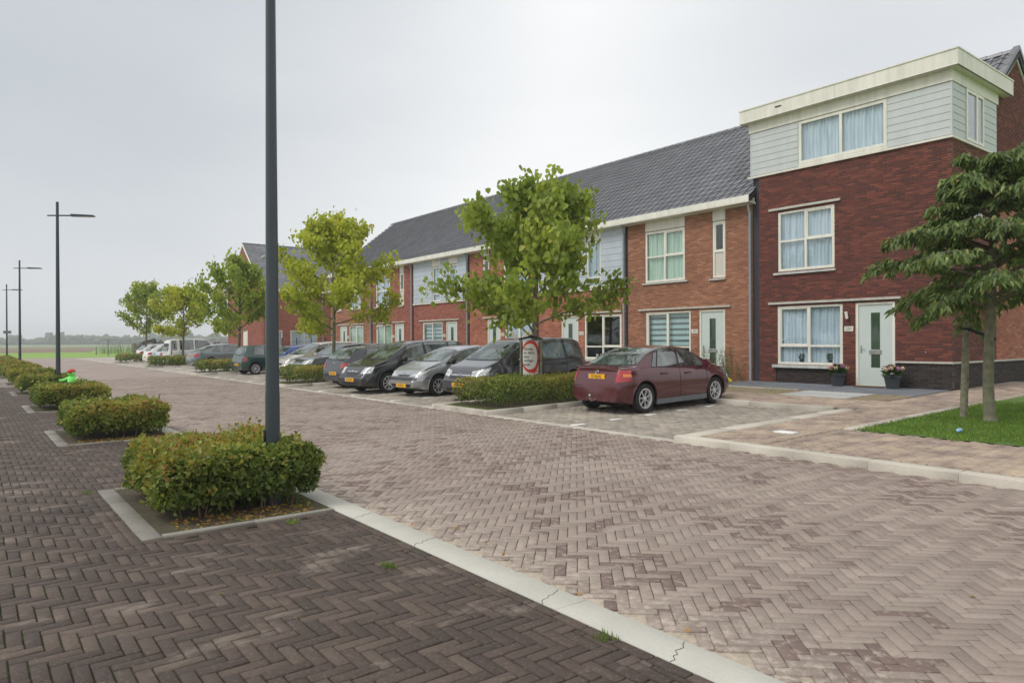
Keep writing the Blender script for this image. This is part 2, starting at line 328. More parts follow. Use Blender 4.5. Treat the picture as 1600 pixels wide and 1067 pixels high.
def slabs(name, C, hu, hv, h, U, V, N, ch, mat, parent=None, kind='stuff', rnd=None):
    """many chamfered blocks in one mesh; C base centres, hu/hv half sizes, h height along N, ch chamfer"""
    C = np.asarray(C, float); n = len(C); hu = np.broadcast_to(np.asarray(hu, float), (n,)); hv = np.broadcast_to(np.asarray(hv, float), (n,)); h = np.broadcast_to(np.asarray(h, float), (n,))
    U = np.broadcast_to(np.asarray(U, float), (n, 3)); V = np.broadcast_to(np.asarray(V, float), (n, 3)); N = np.broadcast_to(np.asarray(N, float), (n, 3))
    t = TV[None]; a = t[..., 0]*(hu[:, None]-t[..., 3]*ch); b = t[..., 1]*(hv[:, None]-t[..., 3]*ch); k = t[..., 2]*(h[:, None]-ch)+t[..., 3]*ch
    P = C[:, None]+a[..., None]*U[:, None]+b[..., None]*V[:, None]+k[..., None]*N[:, None]
    F = (TF[None]+12*np.arange(n)[:, None, None]).reshape(-1, 4)
    if rnd is None: rnd = rs.uniform(.002, .999, n)
    o = link(name, np_mesh(name, P.reshape(-1, 3), F, np.repeat(rnd, 9), mat), parent)
    if kind: o['kind'] = kind
    return o
def herringbone(x0, x1, y0, y1, ln, wd, ang, cx=0, cy=0):
    """centres, angles of a herringbone of ln x wd pieces covering the rectangle (ln = 3 wd or so)"""
    ca, sa = math.cos(ang), math.sin(ang)
    k = round(ln/wd); out = []
    corners = [((x-cx)*ca+(y-cy)*sa, -(x-cx)*sa+(y-cy)*ca) for x in (x0, x1) for y in (y0, y1)]
    u0, u1 = min(c[0] for c in corners)-1, max(c[0] for c in corners)+1; v0, v1 = min(c[1] for c in corners)-1, max(c[1] for c in corners)+1
    i0, i1 = int(u0/wd)-1, int(u1/wd)+1; j0, j1 = int(v0/wd)-1, int(v1/wd)+1
    # tiling rule: cell (i,j): m=(i-j) mod 2k ; horizontal brick starts where m==0, vertical where m==2k-... 
    I, J = np.meshgrid(np.arange(i0, i1), np.arange(j0, j1), indexing='ij'); m = (I-J) % (2*k)
    res = []
    a = m == 0; uu = (I[a]+k/2)*wd; vv = (J[a]+.5)*wd; res.append(np.stack([uu, vv, np.zeros(a.sum())], 1))
    b = m == k; uu = (I[b]+.5)*wd; vv = (J[b]+1-k/2)*wd; res.append(np.stack([uu, vv, np.full(b.sum(), PI/2)], 1))
    R = np.concatenate(res); X = cx+R[:, 0]*ca-R[:, 1]*sa; Y = cy+R[:, 0]*sa+R[:, 1]*ca
    ok = (X > x0-.1) & (X < x1+.1) & (Y > y0-.1) & (Y < y1+.1)
    return X[ok], Y[ok], (R[:, 2]+ang)[ok]
def paving(x0, x1, y0, y1, ln, wd, ang, joint, mat, parent, nstuff, zf=None, clip=None, near=300, th=.03, ch=.004, jit=.0022, piece='brick', pieces_on=True):
    X, Y, A = herringbone(x0, x1, y0, y1, ln, wd, ang)
    if clip is not None:
        ok = clip(X, Y); X, Y, A = X[ok], Y[ok], A[ok]
    n = len(X); Z = (zf(X, Y) if zf else np.zeros(n))+rs.uniform(-jit, jit, n)
    hu, hv = (ln-joint)/2, (wd-joint)/2
    if ang == 0:                                            # cut pieces at the edges
        hx = np.where(np.abs(np.cos(A)) > .5, hu, hv); hy = np.where(np.abs(np.cos(A)) > .5, hv, hu)
        a0, a1 = np.maximum(X-hx, x0), np.minimum(X+hx, x1); b0, b1 = np.maximum(Y-hy, y0), np.minimum(Y+hy, y1)
        part = (a1-a0 < 2*hx-.004) | (b1-b0 < 2*hy-.004); okp = part & (a1-a0 > .015) & (b1-b0 > .015)
        slabs(nstuff, np.stack([(a0+a1)/2, (b0+b1)/2, Z-th], 1)[okp], ((a1-a0)/2)[okp], ((b1-b0)/2)[okp], th, (1, 0, 0), (0, 1, 0), (0, 0, 1), ch, mat, parent)
        X, Y, A, Z = X[~part], Y[~part], A[~part], Z[~part]; n = len(X)
    # shrink pieces that stick out over the edges
    ex = np.abs(np.cos(A))*hu+np.abs(np.sin(A))*hv; ey = np.abs(np.sin(A))*hu+np.abs(np.cos(A))*hv
    lim = np.minimum.reduce([(X-x0+.03)/ex, (x1-X+.03)/ex, (Y-y0+.03)/ey, (y1-Y+.03)/ey, np.ones(n)])
    ok = lim > .45; X, Y, A, Z, lim = X[ok], Y[ok], A[ok], Z[ok], lim[ok]; n = len(X)
    A = A+rs.normal(0, .006, n)
    d = np.hypot(X-0, Y-0)
    # the pieces that show largest: near and inside the view
    f = np.stack([X, Y], 1)@np.array([F_.x, F_.y]); r = np.stack([X, Y], 1)@np.array([R_.x, R_.y])
    vis = (f > .3) & (np.abs(r)/np.maximum(f, .1) < .72) & (CAMH/np.maximum(f, .1)*.688 < .36)
    order = np.argsort(np.where(vis, d, 1e6)); k = near if pieces_on else 0
    sel = order[:k]; rest = order[k:]
    if k:
        base = slabs(piece, [(0, 0, -th)], hu, hv, th, (1, 0, 0), (0, 1, 0), (0, 0, 1), ch, mat, parent, kind=None, rnd=np.zeros(1))
        for q, i in enumerate(sel):
            o = base if q == 0 else base.copy()
            if q: COL.objects.link(o); o.parent = parent
            o.location = (X[i], Y[i], Z[i]); o.rotation_euler = (rs.normal(0, .006), rs.normal(0, .006), A[i]); o.scale = (max(lim[i], .5) if lim[i] < 1 else 1, 1, 1)
    U = np.stack([np.cos(A), np.sin(A), rs.normal(0, .006, n)], 1); V = np.stack([-np.sin(A), np.cos(A), rs.normal(0, .006, n)], 1)
    C = np.stack([X, Y, Z-th], 1)
    slabs(nstuff, C[rest], hu*lim[rest], hv, th, U[rest], V[rest], (0, 0, 1), ch, mat, parent)
def sheet(name, x0, x1, y0, y1, z, mat, parent=None, kind='structure', zf=None, nx=1, ny=1):
    me = MB(); vs = []; 
    for i in range(nx+1):
        for j in range(ny+1):
            x = x0+(x1-x0)*i/nx; y = y0+(y1-y0)*j/ny; vs.append((x, y, z+(zf(x, y) if zf else 0)))
    me.add(vs, [(i*(ny+1)+j, (i+1)*(ny+1)+j, (i+1)*(ny+1)+j+1, i*(ny+1)+j+1) for i in range(nx) for j in range(ny)])
    return me.obj(name, mat, parent, kind=kind)
def blocks_row(name, parent, mat, p0, p1, ln, width, z0, z1, side=1, ch=.012, gap=.006, zf=None):
    """row of kerb stones between two ground points, each an object; width lies to the left (side=1) or right"""
    p0 = Vector((*p0, 0)); p1 = Vector((*p1, 0)); d = p1-p0; Lt = d.length; d.normalize(); nrm = Vector((-d.y, d.x, 0))*side
    n = max(1, round(Lt/ln)); l = Lt/n
    me = None
    for i in range(n):
        c = p0+d*(l*(i+.5))+nrm*width/2; z = zf(c.x, c.y) if zf else 0
        if me is None:
            o = slabs(name, [(0, 0, 0)], l/2-gap/2, width/2, z1-z0, (1, 0, 0), (0, 1, 0), (0, 0, 1), ch, mat, parent, kind=None, rnd=np.zeros(1)); me = o.data
        else: o = link(name, me, parent)
        o.location = (c.x, c.y, z0+z); o.rotation_euler = (0, -math.atan2((zf(c.x+d.x, c.y+d.y)-z) if zf else 0, 1), math.atan2(d.y, d.x))
def text_mesh(txt, size, mat, parent, name, loc, rot, extrude=.001, sx=1.0, align='CENTER'):
    cu = bpy.data.curves.new('lettering', 'FONT'); cu.body = txt; cu.size = size; cu.extrude = extrude; cu.align_x = align; cu.align_y = 'CENTER'
    o = bpy.data.objects.new('tmp', cu); COL.objects.link(o); dg = bpy.context.evaluated_depsgraph_get()
    me = bpy.data.meshes.new_from_object(o.evaluated_get(dg)); bpy.data.objects.remove(o)
    me.materials.clear(); me.materials.append(MATS[mat])
    q = link(name, me, parent); q.location = loc; q.rotation_euler = rot; q.scale = (sx, 1, 1); return q
def leaf_arrays(P, D, Nn, ln, wd, rnd, fold=.25, droop=.15):
    """folded two-quad leaves; P base, D direction, Nn normal, arrays"""
    n = len(P); D = D/np.linalg.norm(D, axis=1, keepdims=True); S = np.cross(D, Nn); S /= np.maximum(np.linalg.norm(S, axis=1, keepdims=True), 1e-6); Z = np.cross(S, D)
    ln = np.broadcast_to(ln, (n,))[:, None]; wd = np.broadcast_to(wd, (n,))[:, None]
    def pt(a, b, c): return P+D*ln*b+S*wd*a+Z*ln*c
    V = np.stack([pt(0, 0, 0), pt(.46, .18, fold*.3), pt(.40, .62, fold*.25-droop*.4), pt(0, 1, -droop), pt(-.40, .62, fold*.25-droop*.4), pt(-.46, .18, fold*.3)], 1)
    F = np.array([(0, 1, 2, 3), (0, 3, 4, 5)])[None]+6*np.arange(n)[:, None, None]
    return V.reshape(-1, 3), F.reshape(-1, 4), np.repeat(rnd, 2)
def leaves(name, parent, P, D, Nn, ln, wd, mat, nobj=0, fold=.25, droop=.15, kname='leaf', rnd=None):
    n = len(P); 
    if rnd is None: rnd = rs.rand(n)
    rnd = np.clip(rnd, .002, .999)
    P, D, Nn = (np.asarray(a, float) for a in (P, D, Nn)); ln = np.broadcast_to(ln, (n,)); wd = np.broadcast_to(wd, (n,))
    if nobj:
        V, F, _ = leaf_arrays(np.zeros((1, 3)), np.array([[0, 1., 0]]), np.array([[0, 0, 1.]]), ln.mean(), wd.mean(), np.zeros(1), fold, droop)
        me = np_mesh(kname, V, F, np.zeros(2), mat)
        for i in range(nobj):
            d = Vector(D[i]).normalized(); nn = Vector(Nn[i]); s = d.cross(nn).normalized(); z = s.cross(d)
            o = link(kname, me, parent); o.matrix_local = Matrix(((s.x, d.x, z.x, P[i][0]), (s.y, d.y, z.y, P[i][1]), (s.z, d.z, z.z, P[i][2]), (0, 0, 0, 1)))
    V, F, R = leaf_arrays(P[nobj:], D[nobj:], Nn[nobj:], ln[nobj:], wd[nobj:], rnd[nobj:], fold, droop)
    o = link(name, np_mesh(name, V, F, R, mat), parent); o['kind'] = 'stuff'; return o
def rdir(n, up=0.0):
    v = rs.normal(size=(n, 3)); v[:, 2] += up; return v/np.linalg.norm(v, axis=1, keepdims=True)

# ------------------------------------------------------------------ ground
def gz(y): return .02*max(0.0, -9.0-y)                     # the parking side rises gently to the houses
def gzn(X, Y): return .02*np.maximum(0, -9.0-np.asarray(Y))
YF = -19.73
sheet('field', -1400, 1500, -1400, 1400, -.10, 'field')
stub = MB(); rr = random.Random(3)
pts = [(150+rr.uniform(-5, 5), y) for y in range(-18, 121, 6)]+[(300+rr.uniform(-25, 25), y) for y in range(140, -41, -6)]
stub.add([(x, y, -.094) for x, y in pts], [tuple(range(len(pts)))]); stub.obj('stubble_field', 'stubble', kind='structure')
road = sheet('road', 44, 87, -9.05, 3.2, -.02, 'road_far')
sheet('road_junction', 84, 91.5, -60, 60, -.018, 'road_far')
rd = sheet('road_bed', -8, 44, -9.0, -3.0, -.011, 'joint_road')
rd.name = 'roadway'
paving(-1.5, 36, -8.93, -3.08, .240, .080, rad(47), .006, 'road_brick', rd, 'bricks', th=.03, ch=.003, jit=.0018)
sheet('roadway_far_bricks', 36, 44, -8.95, -3.05, -.006, 'road_far')
sheet('roadway_behind', -8, -1.5, -8.95, -3.05, -.004, 'road_far')
sw = sheet('sidewalk', -8, 87, -2.8, 3.4, -.017, 'joint_moss')
def clip_planter(X, Y):
    ok = np.ones(len(X), bool)
    for k in range(12):
        x0 = 6.40+6.65*k; ok &= ~((X > x0-.05) & (X < x0+2.50) & (Y < -1.05))
    return ok
paving(-.5, 32, -2.715, 2.3, .243, .081, 0, .0085, 'walk_brick', sw, 'bricks', clip=clip_planter, th=.03, ch=.005, jit=.003)
def course(x0, x1, y0, y1, along):
    ln = (x1-x0) if along == 'x' else (y1-y0); n = max(1, round(ln/.243)); q = (np.arange(n)+.5)*ln/n
    C = np.stack([x0+q, np.full(n, (y0+y1)/2), np.full(n, -.026)], 1) if along == 'x' else np.stack([np.full(n, (x0+x1)/2), y0+q, np.full(n, -.026)], 1)
    l = ln/n/2-.004; w_ = ((y1-y0) if along == 'x' else (x1-x0))/2-.003
    slabs('border_course', C, l if along == 'x' else w_, w_ if along == 'x' else l, .03, (1, 0, 0), (0, 1, 0), (0, 0, 1), .005, 'walk_brick', sw)
course(-.5, 32, -2.797, -2.717, 'x')
for k in range(4):
    x0 = 6.40+6.65*k
    for j in (0, 1): course(x0-.09, x0+2.54, -1.125+.082*j, -1.043+.082*j, 'x')
    course(x0-.09, x0-.005, -2.715, -1.13, 'y'); course(x0+2.46, x0+2.545, -2.715, -1.13, 'y')
sheet('sidewalk_far_bricks', 32, 87, -1.12, 3.3, -.006, 'walk_far')
for k in range(-1, 12):
    a = 6.40+6.65*(k-1)+2.45 if k > 0 else None
for k in range(4, 12): sheet('sidewalk_far_bricks', 6.40+6.65*(k-1)+2.47, 6.40+6.65*k-.03, -2.78, -1.12, -.006, 'walk_far')
sheet('sidewalk_behind', -8, -.5, -2.78, 3.3, -.004, 'walk_far')
# border course of bricks next to the band, then the concrete band itself
bnd = sheet('concrete_band', -8, 87, -3.06, -2.80, -.012, 'joint_moss')
blocks_row('band_block', bnd, 'band_stone', (-6, -2.80), (86, -2.80), 2.3, .255, -.02, .004, side=-1, ch=.004, gap=.006)
# right-hand side of the street: bay band, parking bays, kerbs, pavement
bb = sheet('gutter_band', 7.3, 87, -9.18, -8.93, -.012, 'joint_sand')
blocks_row('gutter_block', bb, 'kerb_stone', (7.3, -8.94), (86.5, -8.94), 1.0, .2, -.02, .004, side=-1, ch=.004)
pk = sheet('parking_bays', 7.2, 86.5, -14.3, -9.13, -.012, 'joint_sand', zf=lambda x, y: gz(y), ny=1)
DIV = [12.45+12.25*k for k in range(7)]                     # near edge of each planted divider
def clip_div(X, Y):
    ok = np.ones(len(X), bool)
    for d in DIV: ok &= ~((X > d-.02) & (X < d+2.32))
    return ok
paving(7.32, 37, -14.18, -9.15, .21, .105, PI/2, .007, 'bay_paver', pk, 'pavers', zf=gzn, clip=clip_div, th=.03, ch=.006, jit=.004, piece='paver')
sheet('parking_bays_far', 39.3, 86.5, -14.25, -9.15, -.004, 'bay_far', zf=lambda x, y: gz(y))
mk = MB()
pv = sheet('pavement', -10, 86.5, -19.75, -8.95, .085, 'joint_sand', zf=lambda x, y: gz(y)-(.6 if False else 0), ny=12)
# pavement sheet is only needed outside the bays: cut it in two
bpy.data.objects.remove(pv)
def pavesheet(name, x0, x1, y0, y1, mat='joint_sand', z=.085):
    return sheet(name, x0, x1, y0, y1, z, mat, zf=lambda x, y: gz(y))
pv = pavesheet('pavement', 5.85, 7.02, -14.35, -9.05); pv2 = pavesheet('pavement', -10, 5.85, -11.42, -9.05); pv3 = pavesheet('pavement', 5.85, 86.5, -16.15, -14.35); pv4 = pavesheet('pavement', 3.2, 7.3, -24, -16.15, z=.083)
for p, (a, b, c, d) in ((pv, (5.87, 6.98, -14.33, -9.20)), (pv2, (-2, 5.85, -11.40, -9.20)), (pv3, (5.9, 24, -16.1, -14.37)), (pv4, (5.95, 7.24, -22.5, -16.2))):
    paving(a, b, c, d, .21, .105 if p in (pv3, pv4) else .07, 0 if p != pv2 else PI/4, .006, 'sandy_brick', p, 'bricks', zf=lambda X, Y: gzn(X, Y)+.1, near=0, pieces_on=False, th=.03, ch=.004, jit=.003)
pavesheet('pavement_far_bricks', 24, 86.5, -16.1, -14.37, 'road_far', .095)
kb = pavesheet('kerb', -9, 7.3, -9.2, -8.96, z=-.03)
zk = lambda x, y: gz(y)
blocks_row('kerb_stone', kb, 'kerb_stone', (7.32, -8.93), (-8, -8.93), 1.0, .2, -.1, .105, side=1, ch=.02, gap=.008)
blocks_row('kerb_stone', kb, 'kerb_stone', (7.02, -9.16), (7.02, -14.2), 1.0, .28, -.1, .103, side=1, ch=.01, zf=zk)
blocks_row('kerb_stone', kb, 'kerb_stone', (7.5, -14.2), (24.2, -14.2), 1.0, .16, -.1, .11, side=-1, ch=.02, zf=zk, gap=.012)
blocks_row('kerb_stone', kb, 'kerb_stone', (24.3, -14.2), (86, -14.2), 3.0, .16, -.1, .11, side=-1, ch=.02, zf=zk)
# white bay marks: rows of pale pavers
bm = sheet('bay_marking', 9.62, 9.66, -9.5, -9.46, -.008, 'joint_sand', zf=lambda x, y: gz(y)); 
for g0 in [9.95]+[d+2.32+2.48*(j) for d in DIV[:5] for j in (1, 2, 3)]:
    for q in range(5):
        y = -9.32-1.08*q; o = slabs('white_block', [(0, 0, 0)], .055, .16, .03, (1, 0, 0), (0, 1, 0), (0, 0, 1), .003, 'white_paver', bm, kind=None, rnd=np.zeros(1)) if q == 0 and g0 == 9.95 else link('white_block', wb_me, bm)
        wb_me = o.data; o.location = (g0+.035*(q), y, gz(y)-.0245)
# gardens, slab path, porch tiles
gs = pavesheet('front_garden', 7.3, 86, -19.76, -16.13, 'garden_soil', .095)
fg = pavesheet('porch', 7.3, 12.85, -19.74, -17.62, 'joint_sand', .098)
X, Y = np.meshgrid(np.arange(7.52, 12.8, .405), np.arange(-19.52, -17.6, .405)); X, Y = X.ravel(), Y.ravel()
for i, (x, y) in enumerate(zip(X, Y)):
    if i == 0: o = slabs('porch_tile', [(0, 0, 0)], .199, .199, .04, (1, 0, 0), (0, 1, 0), (0, 0, 1), .004, 'porch_tile', fg, kind=None, rnd=np.zeros(1)); tm = o.data
    else: o = link('porch_tile', tm, fg)
    o.location = (x, y, gz(y)+.075)
sp_ = pavesheet('slab_path', 8.2, 9.9, -17.6, -16.14, 'joint_sand', .098)
for i in range(4):
    for j in range(3):
        o = slabs('slab', [(0, 0, 0)], .21, .24, .04, (1, 0, 0), (0, 1, 0), (0, 0, 1), .004, 'slab_stone', sp_, kind=None, rnd=np.zeros(1)) if i+j == 0 else link('slab', sm_, sp_)
        sm_ = o.data; o.location = (8.42+.42*i, -16.4-.49*j, gz(-16.4-.49*j)+.073)
gb = MB(); 
for i in range(75): gb.box(10.2+i, 11.19+i, -17.64, -17.58, .2, gz(-17.6)+.125, rr.random())
gb.obj('garden_edging', 'kerb_stone', kind='structure')
# lawn with its edging and grass
lw = pavesheet('lawn', -10, 5.62, -30, -11.42, 'lawn', .10)
blocks_row('edging_block', lw, 'kerb_stone', (5.86, -11.45), (5.86, -15.9), 1.0, .2, 0, .108, side=-1, ch=.006, zf=lambda x, y: gz(y))
def tufts(name, parent, n, box, zf, ln=(.05, .11), wd=.006, mat='grass_blade', mask=None):
    X = rs.uniform(box[0], box[1], n); Y = rs.uniform(box[2], box[3], n)
    if mask is not None: k = mask(X, Y); X, Y = X[k], Y[k]
    n = len(X); P = np.stack([X, Y, zf(X, Y)], 1); D = rdir(n, 2.0); D[:, 2] = np.abs(D[:, 2]); N = rdir(n)
    return leaves(name, parent, P, D, N, rs.uniform(*ln, n), wd, mat, fold=.0, droop=.12)
g1 = tufts('grass', None, 52000, (-1.5, 5.66, -17.5, -11.25), lambda X, Y: gzn(X, Y)+.095, ln=(.03, .075), wd=.008, mask=lambda X, Y: (Y < -11.42+.12*np.sin(X*5)+.08*np.sin(X*17)))
g1.name = 'lawn_grass'
# ------------------------------------------------------------------ houses
def wall_bricks(name, parent, x0, x1, z0, z1, holes, mat, y=0.0, backing='mortar', poly=None, L0=.215, joint=.010, course=.0625, th=.10, face='x', proud=.008):
    """a brick wall in the x-z plane facing +y; holes = (x0,x1,z0,z1); poly(x,z)->bool keeps pieces; returns the brick object"""
    xs = sorted({x0, x1, *[min(max(h[i], x0), x1) for h in holes for i in (0, 1)]}); zs = sorted({z0, z1, *[min(max(h[i], z0), z1) for h in holes for i in (2, 3)]})
    b = MB()
    if poly is None:
        for i in range(len(xs)-1):
            for j in range(len(zs)-1):
                cx, cz = (xs[i]+xs[i+1])/2, (zs[j]+zs[j+1])/2
                if xs[i+1]-xs[i] < 1e-4 or zs[j+1]-zs[j] < 1e-4: continue
                if not any(h[0] < cx < h[1] and h[2] < cz < h[3] for h in holes): b.box(xs[i], xs[i+1], y-th, y-proud, zs[j], zs[j+1])
    C = []; H = []
    z = z0; r = 0
    while z < z1-.02:
        h = min(course, z1-z); zc = z+h/2
        blocked = sorted((o[0], o[1]) for o in holes if o[2] < zc < o[3]); iv = []; a = x0
        for p, q in blocked:
            if p > a: iv.append((a, min(p, x1)))
            a = max(a, q)
        if a < x1: iv.append((a, x1))
        off = (r % 2)*L0*.5+(r*37 % 5)*.0
        for p, q in iv:
            k = math.floor((p-x0-off)/(L0+joint)); 
            while True:
                s = x0+off+k*(L0+joint); e = s+L0; k += 1
                if s >= q: break
                s2, e2 = max(s, p), min(e, q)
                if e2-s2 < .02: continue
                if poly and not poly((s2+e2)/2, zc): continue
                C.append(((s2+e2)/2, y-proud*1.5, zc)); H.append(((e2-s2)/2, (h-joint)/2))
        z += course; r += 1
    if b.v: b.obj('wall_backing', backing, parent)
    H = np.array(H)
    return slabs(name, C, H[:, 0], H[:, 1], proud*1.5+rs.uniform(-.0015, .0015, len(C)), (1, 0, 0), (0, 0, 1), (0, 1, 0), .0025, mat, parent)
def curtain(parent, x0, x1, z0, z1, y, mat, amp=.03, per=.11, name='curtain'):
    n = max(8, int((x1-x0)/.018)); vs = []; ph = rs.rand()*6
    for i in range(n+1):
        x = x0+(x1-x0)*i/n; a = amp*(math.sin(2*PI*x/per+ph)+.5*math.sin(2*PI*x/(per*2.3)+1.3*ph))
        vs += [(x, y+a*.6, z0), (x, y+a, z1)]
    mb = MB(); mb.add(vs, [(2*i, 2*i+2, 2*i+3, 2*i+1) for i in range(n)]); o = mb.obj(name, mat, parent, smooth=80); return o
def window(parent, x0, x1, z0, z1, mulls=(.5,), trans=(), y=0.0, fw=.075, cur=None, curz=None, name='window', sash=(), blind=None, depth=.10):
    """frame, panes and what hangs behind; front of the frame at y-0.02"""
    f = MB(); yf, yb = y-.02, y-.02-depth*.7
    f.box(x0, x1, yb, yf, z1-fw, z1).box(x0, x1, yb, yf, z0, z0+fw).box(x0, x0+fw, yb, yf, z0+fw, z1-fw).box(x1-fw, x1, yb, yf, z0+fw, z1-fw)
    xs = [x0+fw]; w = x1-x0
    for m in mulls: f.box(x0+w*m-fw*.42, x0+w*m+fw*.42, yb+.002, yf-.002, z0+fw, z1-fw); xs += [x0+w*m-fw*.42, x0+w*m+fw*.42]
    xs.append(x1-fw); zs = [z0+fw]
    for q in trans: f.box(x0+fw, x1-fw, yb+.004, yf-.004, z0+(z1-z0)*q-fw*.36, z0+(z1-z0)*q+fw*.36); zs += [z0+(z1-z0)*q-fw*.36, z0+(z1-z0)*q+fw*.36]
    zs.append(z1-fw)
    for i in range(0, len(xs), 2):
        for j in range(0, len(zs), 2):
            s = .035 if (i//2, j//2) in sash else 0
            a, b, c, d = xs[i], xs[i+1], zs[j], zs[j+1]
            if s: f.box(a, b, yb, yf-.012, d-s, d).box(a, b, yb, yf-.012, c, c+s).box(a, a+s, yb, yf-.012, c+s, d-s).box(b-s, b, yb, yf-.012, c+s, d-s)
    w_ = f.obj(name, 'white_frame', parent)
    for i in range(0, len(xs), 2):
        for j in range(0, len(zs), 2):
            a, b, c, d = xs[i], xs[i+1], zs[j], zs[j+1]; MB().box(a, b, yf-.045, yf-.033, c, d).obj('pane', 'window_glass', w_)
    if cur: curtain(w_, x0+fw*.6, x1-fw*.6, z0+.04 if curz is None else curz, z1-.03, y-.135, cur)
    if blind:
        nb = int((z1-.07-blind[2])/.20); bb_ = MB()
        for k in range(nb):
            zt = z1-.09-.2*k; bb_.box(x0+fw, x1-fw, y-.185, y-.18, zt-.12, zt, m=0); bb_.box(x0+fw, x1-fw, y-.19, y-.186, zt-.2, zt-.12, m=1)
        bb_.obj('blind', [blind[0], blind[1]], w_)
    # reveal and the room behind
    r = MB(); r.box(x0+.01, x1-.01, y-1.5, y-1.48, z0, z1).box(x0-.02, x0+.005, y-1.5, y-.1, z0, z1).box(x1-.005, x1+.02, y-1.5, y-.1, z0, z1).box(x0, x1, y-1.5, y-.1, z1-.005, z1+.03).box(x0, x1, y-1.5, y-.1, z0-.03, z0+.005)
    r.obj('room', 'interior', w_)
    return w_
def front_door(parent, x0, x1, z0, z1, y=0.0, hinge=1, single=False):
    d = MB(); fw = .075
    d.box(x0+fw, x1-fw, y-.10, y-.05, z0+.03, z1-.08); dr = d.obj('door', 'door_paint', parent)
    f = MB(); f.box(x0, x0+fw, y-.12, y-.02, z0, z1).box(x1-fw, x1, y-.12, y-.02, z0, z1).box(x0+fw, x1-fw, y-.12, y-.02, z1-.08, z1).box(x0+fw, x1-fw, y-.12, y-.02, z0, z0+.03); f.obj('door_frame', 'white_frame', dr)
    xm = (x0+x1)/2; H = z1-z0
    if not single:
        for a, b in ((z0+H*.44, z0+H*.87), (z0+H*.23, z0+H*.41-.06)):
            MB().box(xm-.12, xm+.12, y-.055, y-.046, a, b).obj('glass_pane', 'door_glass', dr)
            MB().box(xm-.115, xm+.115, y-.0535, y-.0515, a+.005, b-.005).obj('pane_backing', 'interior', dr)
        m = MB(); m.box(xm-.17, xm+.17, y-.05, y-.04, z0+H*.385, z0+H*.435).box(xm-.14, xm+.14, y-.041, y-.032, z0+H*.425, z0+H*.435); m.obj('letterbox', 'steel', dr)
    else:
        MB().box(xm-.12, xm+.12, y-.055, y-.046, z0+H*.30, z0+H*.86).obj('glass_pane', 'door_glass', dr); MB().box(xm-.115, xm+.115, y-.0535, y-.0515, z0+H*.305, z0+H*.855).obj('pane_backing', 'interior', dr)
    hx = x1-fw-.07 if hinge > 0 else x0+fw+.07
    h = MB(); h.box(hx-.02, hx+.02, y-.05, y-.044, z0+.93, z0+1.15).tube([(hx, y-.045, z0+1.08), (hx, y-.0, z0+1.08), (hx-.11*hinge, y-.0, z0+1.08)], .009, 6); h.obj('handle', 'steel', dr, smooth=40)
    return dr
def lintel(parent, x0, x1, z, y=0.0, h=.06, out=.055, mat='lintel', name='lintel'):
    return MB().box(x0, x1, y-.02, y+out, z, z+h).obj(name, mat, parent)
def boards(parent, x0, x1, z0, z1, y, n, mat, name='cladding_board', holes=(), axis='x', proud=.02, gap=.006):
    """horizontal boards, each an object; cut where openings are"""
    h = (z1-z0)/n
    for i in range(n):
        a, b = z0+h*i, z0+h*(i+1)-gap
        segs = [(x0, x1)]
        for hx0, hx1, hz0, hz1 in holes:
            if hz0 < (a+b)/2 < hz1:
                segs = [q for s, e in segs for q in ((s, min(e, hx0)), (max(s, hx1), e)) if q[1]-q[0] > .03]
        for s, e in segs:
            m = MB()
            if axis == 'x': m.add([(s, y, a), (e, y, a), (e, y+proud+.008, a), (s, y+proud+.008, a), (s, y, b), (e, y, b), (e, y+proud, b), (s, y+proud, b)], [(3,2,1,0),(4,5,6,7),(0,1,5,4),(1,2,6,5),(2,3,7,6),(3,0,4,7)])
            else: m.add([(y, s, a), (y, e, a), (y-proud-.008, e, a), (y-proud-.008, s, a), (y, s, b), (y, e, b), (y-proud, e, b), (y-proud, s, b)], [(0,1,2,3),(7,6,5,4),(4,5,1,0),(5,6,2,1),(6,7,3,2),(7,4,0,3)])
            m.obj(name, mat, parent)
EAVE, RIDGE_Y, RIDGE_Z = 6.10, -4.67, 10.02          # relative to the facade plane
SL = math.atan2(RIDGE_Z-EAVE, -RIDGE_Y+.30)
def tile_geo(w=.30, l=.37):
    xs = [0, .05, .10, .15, .20, .25, .30]; hs = [.028, .036, .028, .004, 0, .002, .006]
    return xs, hs
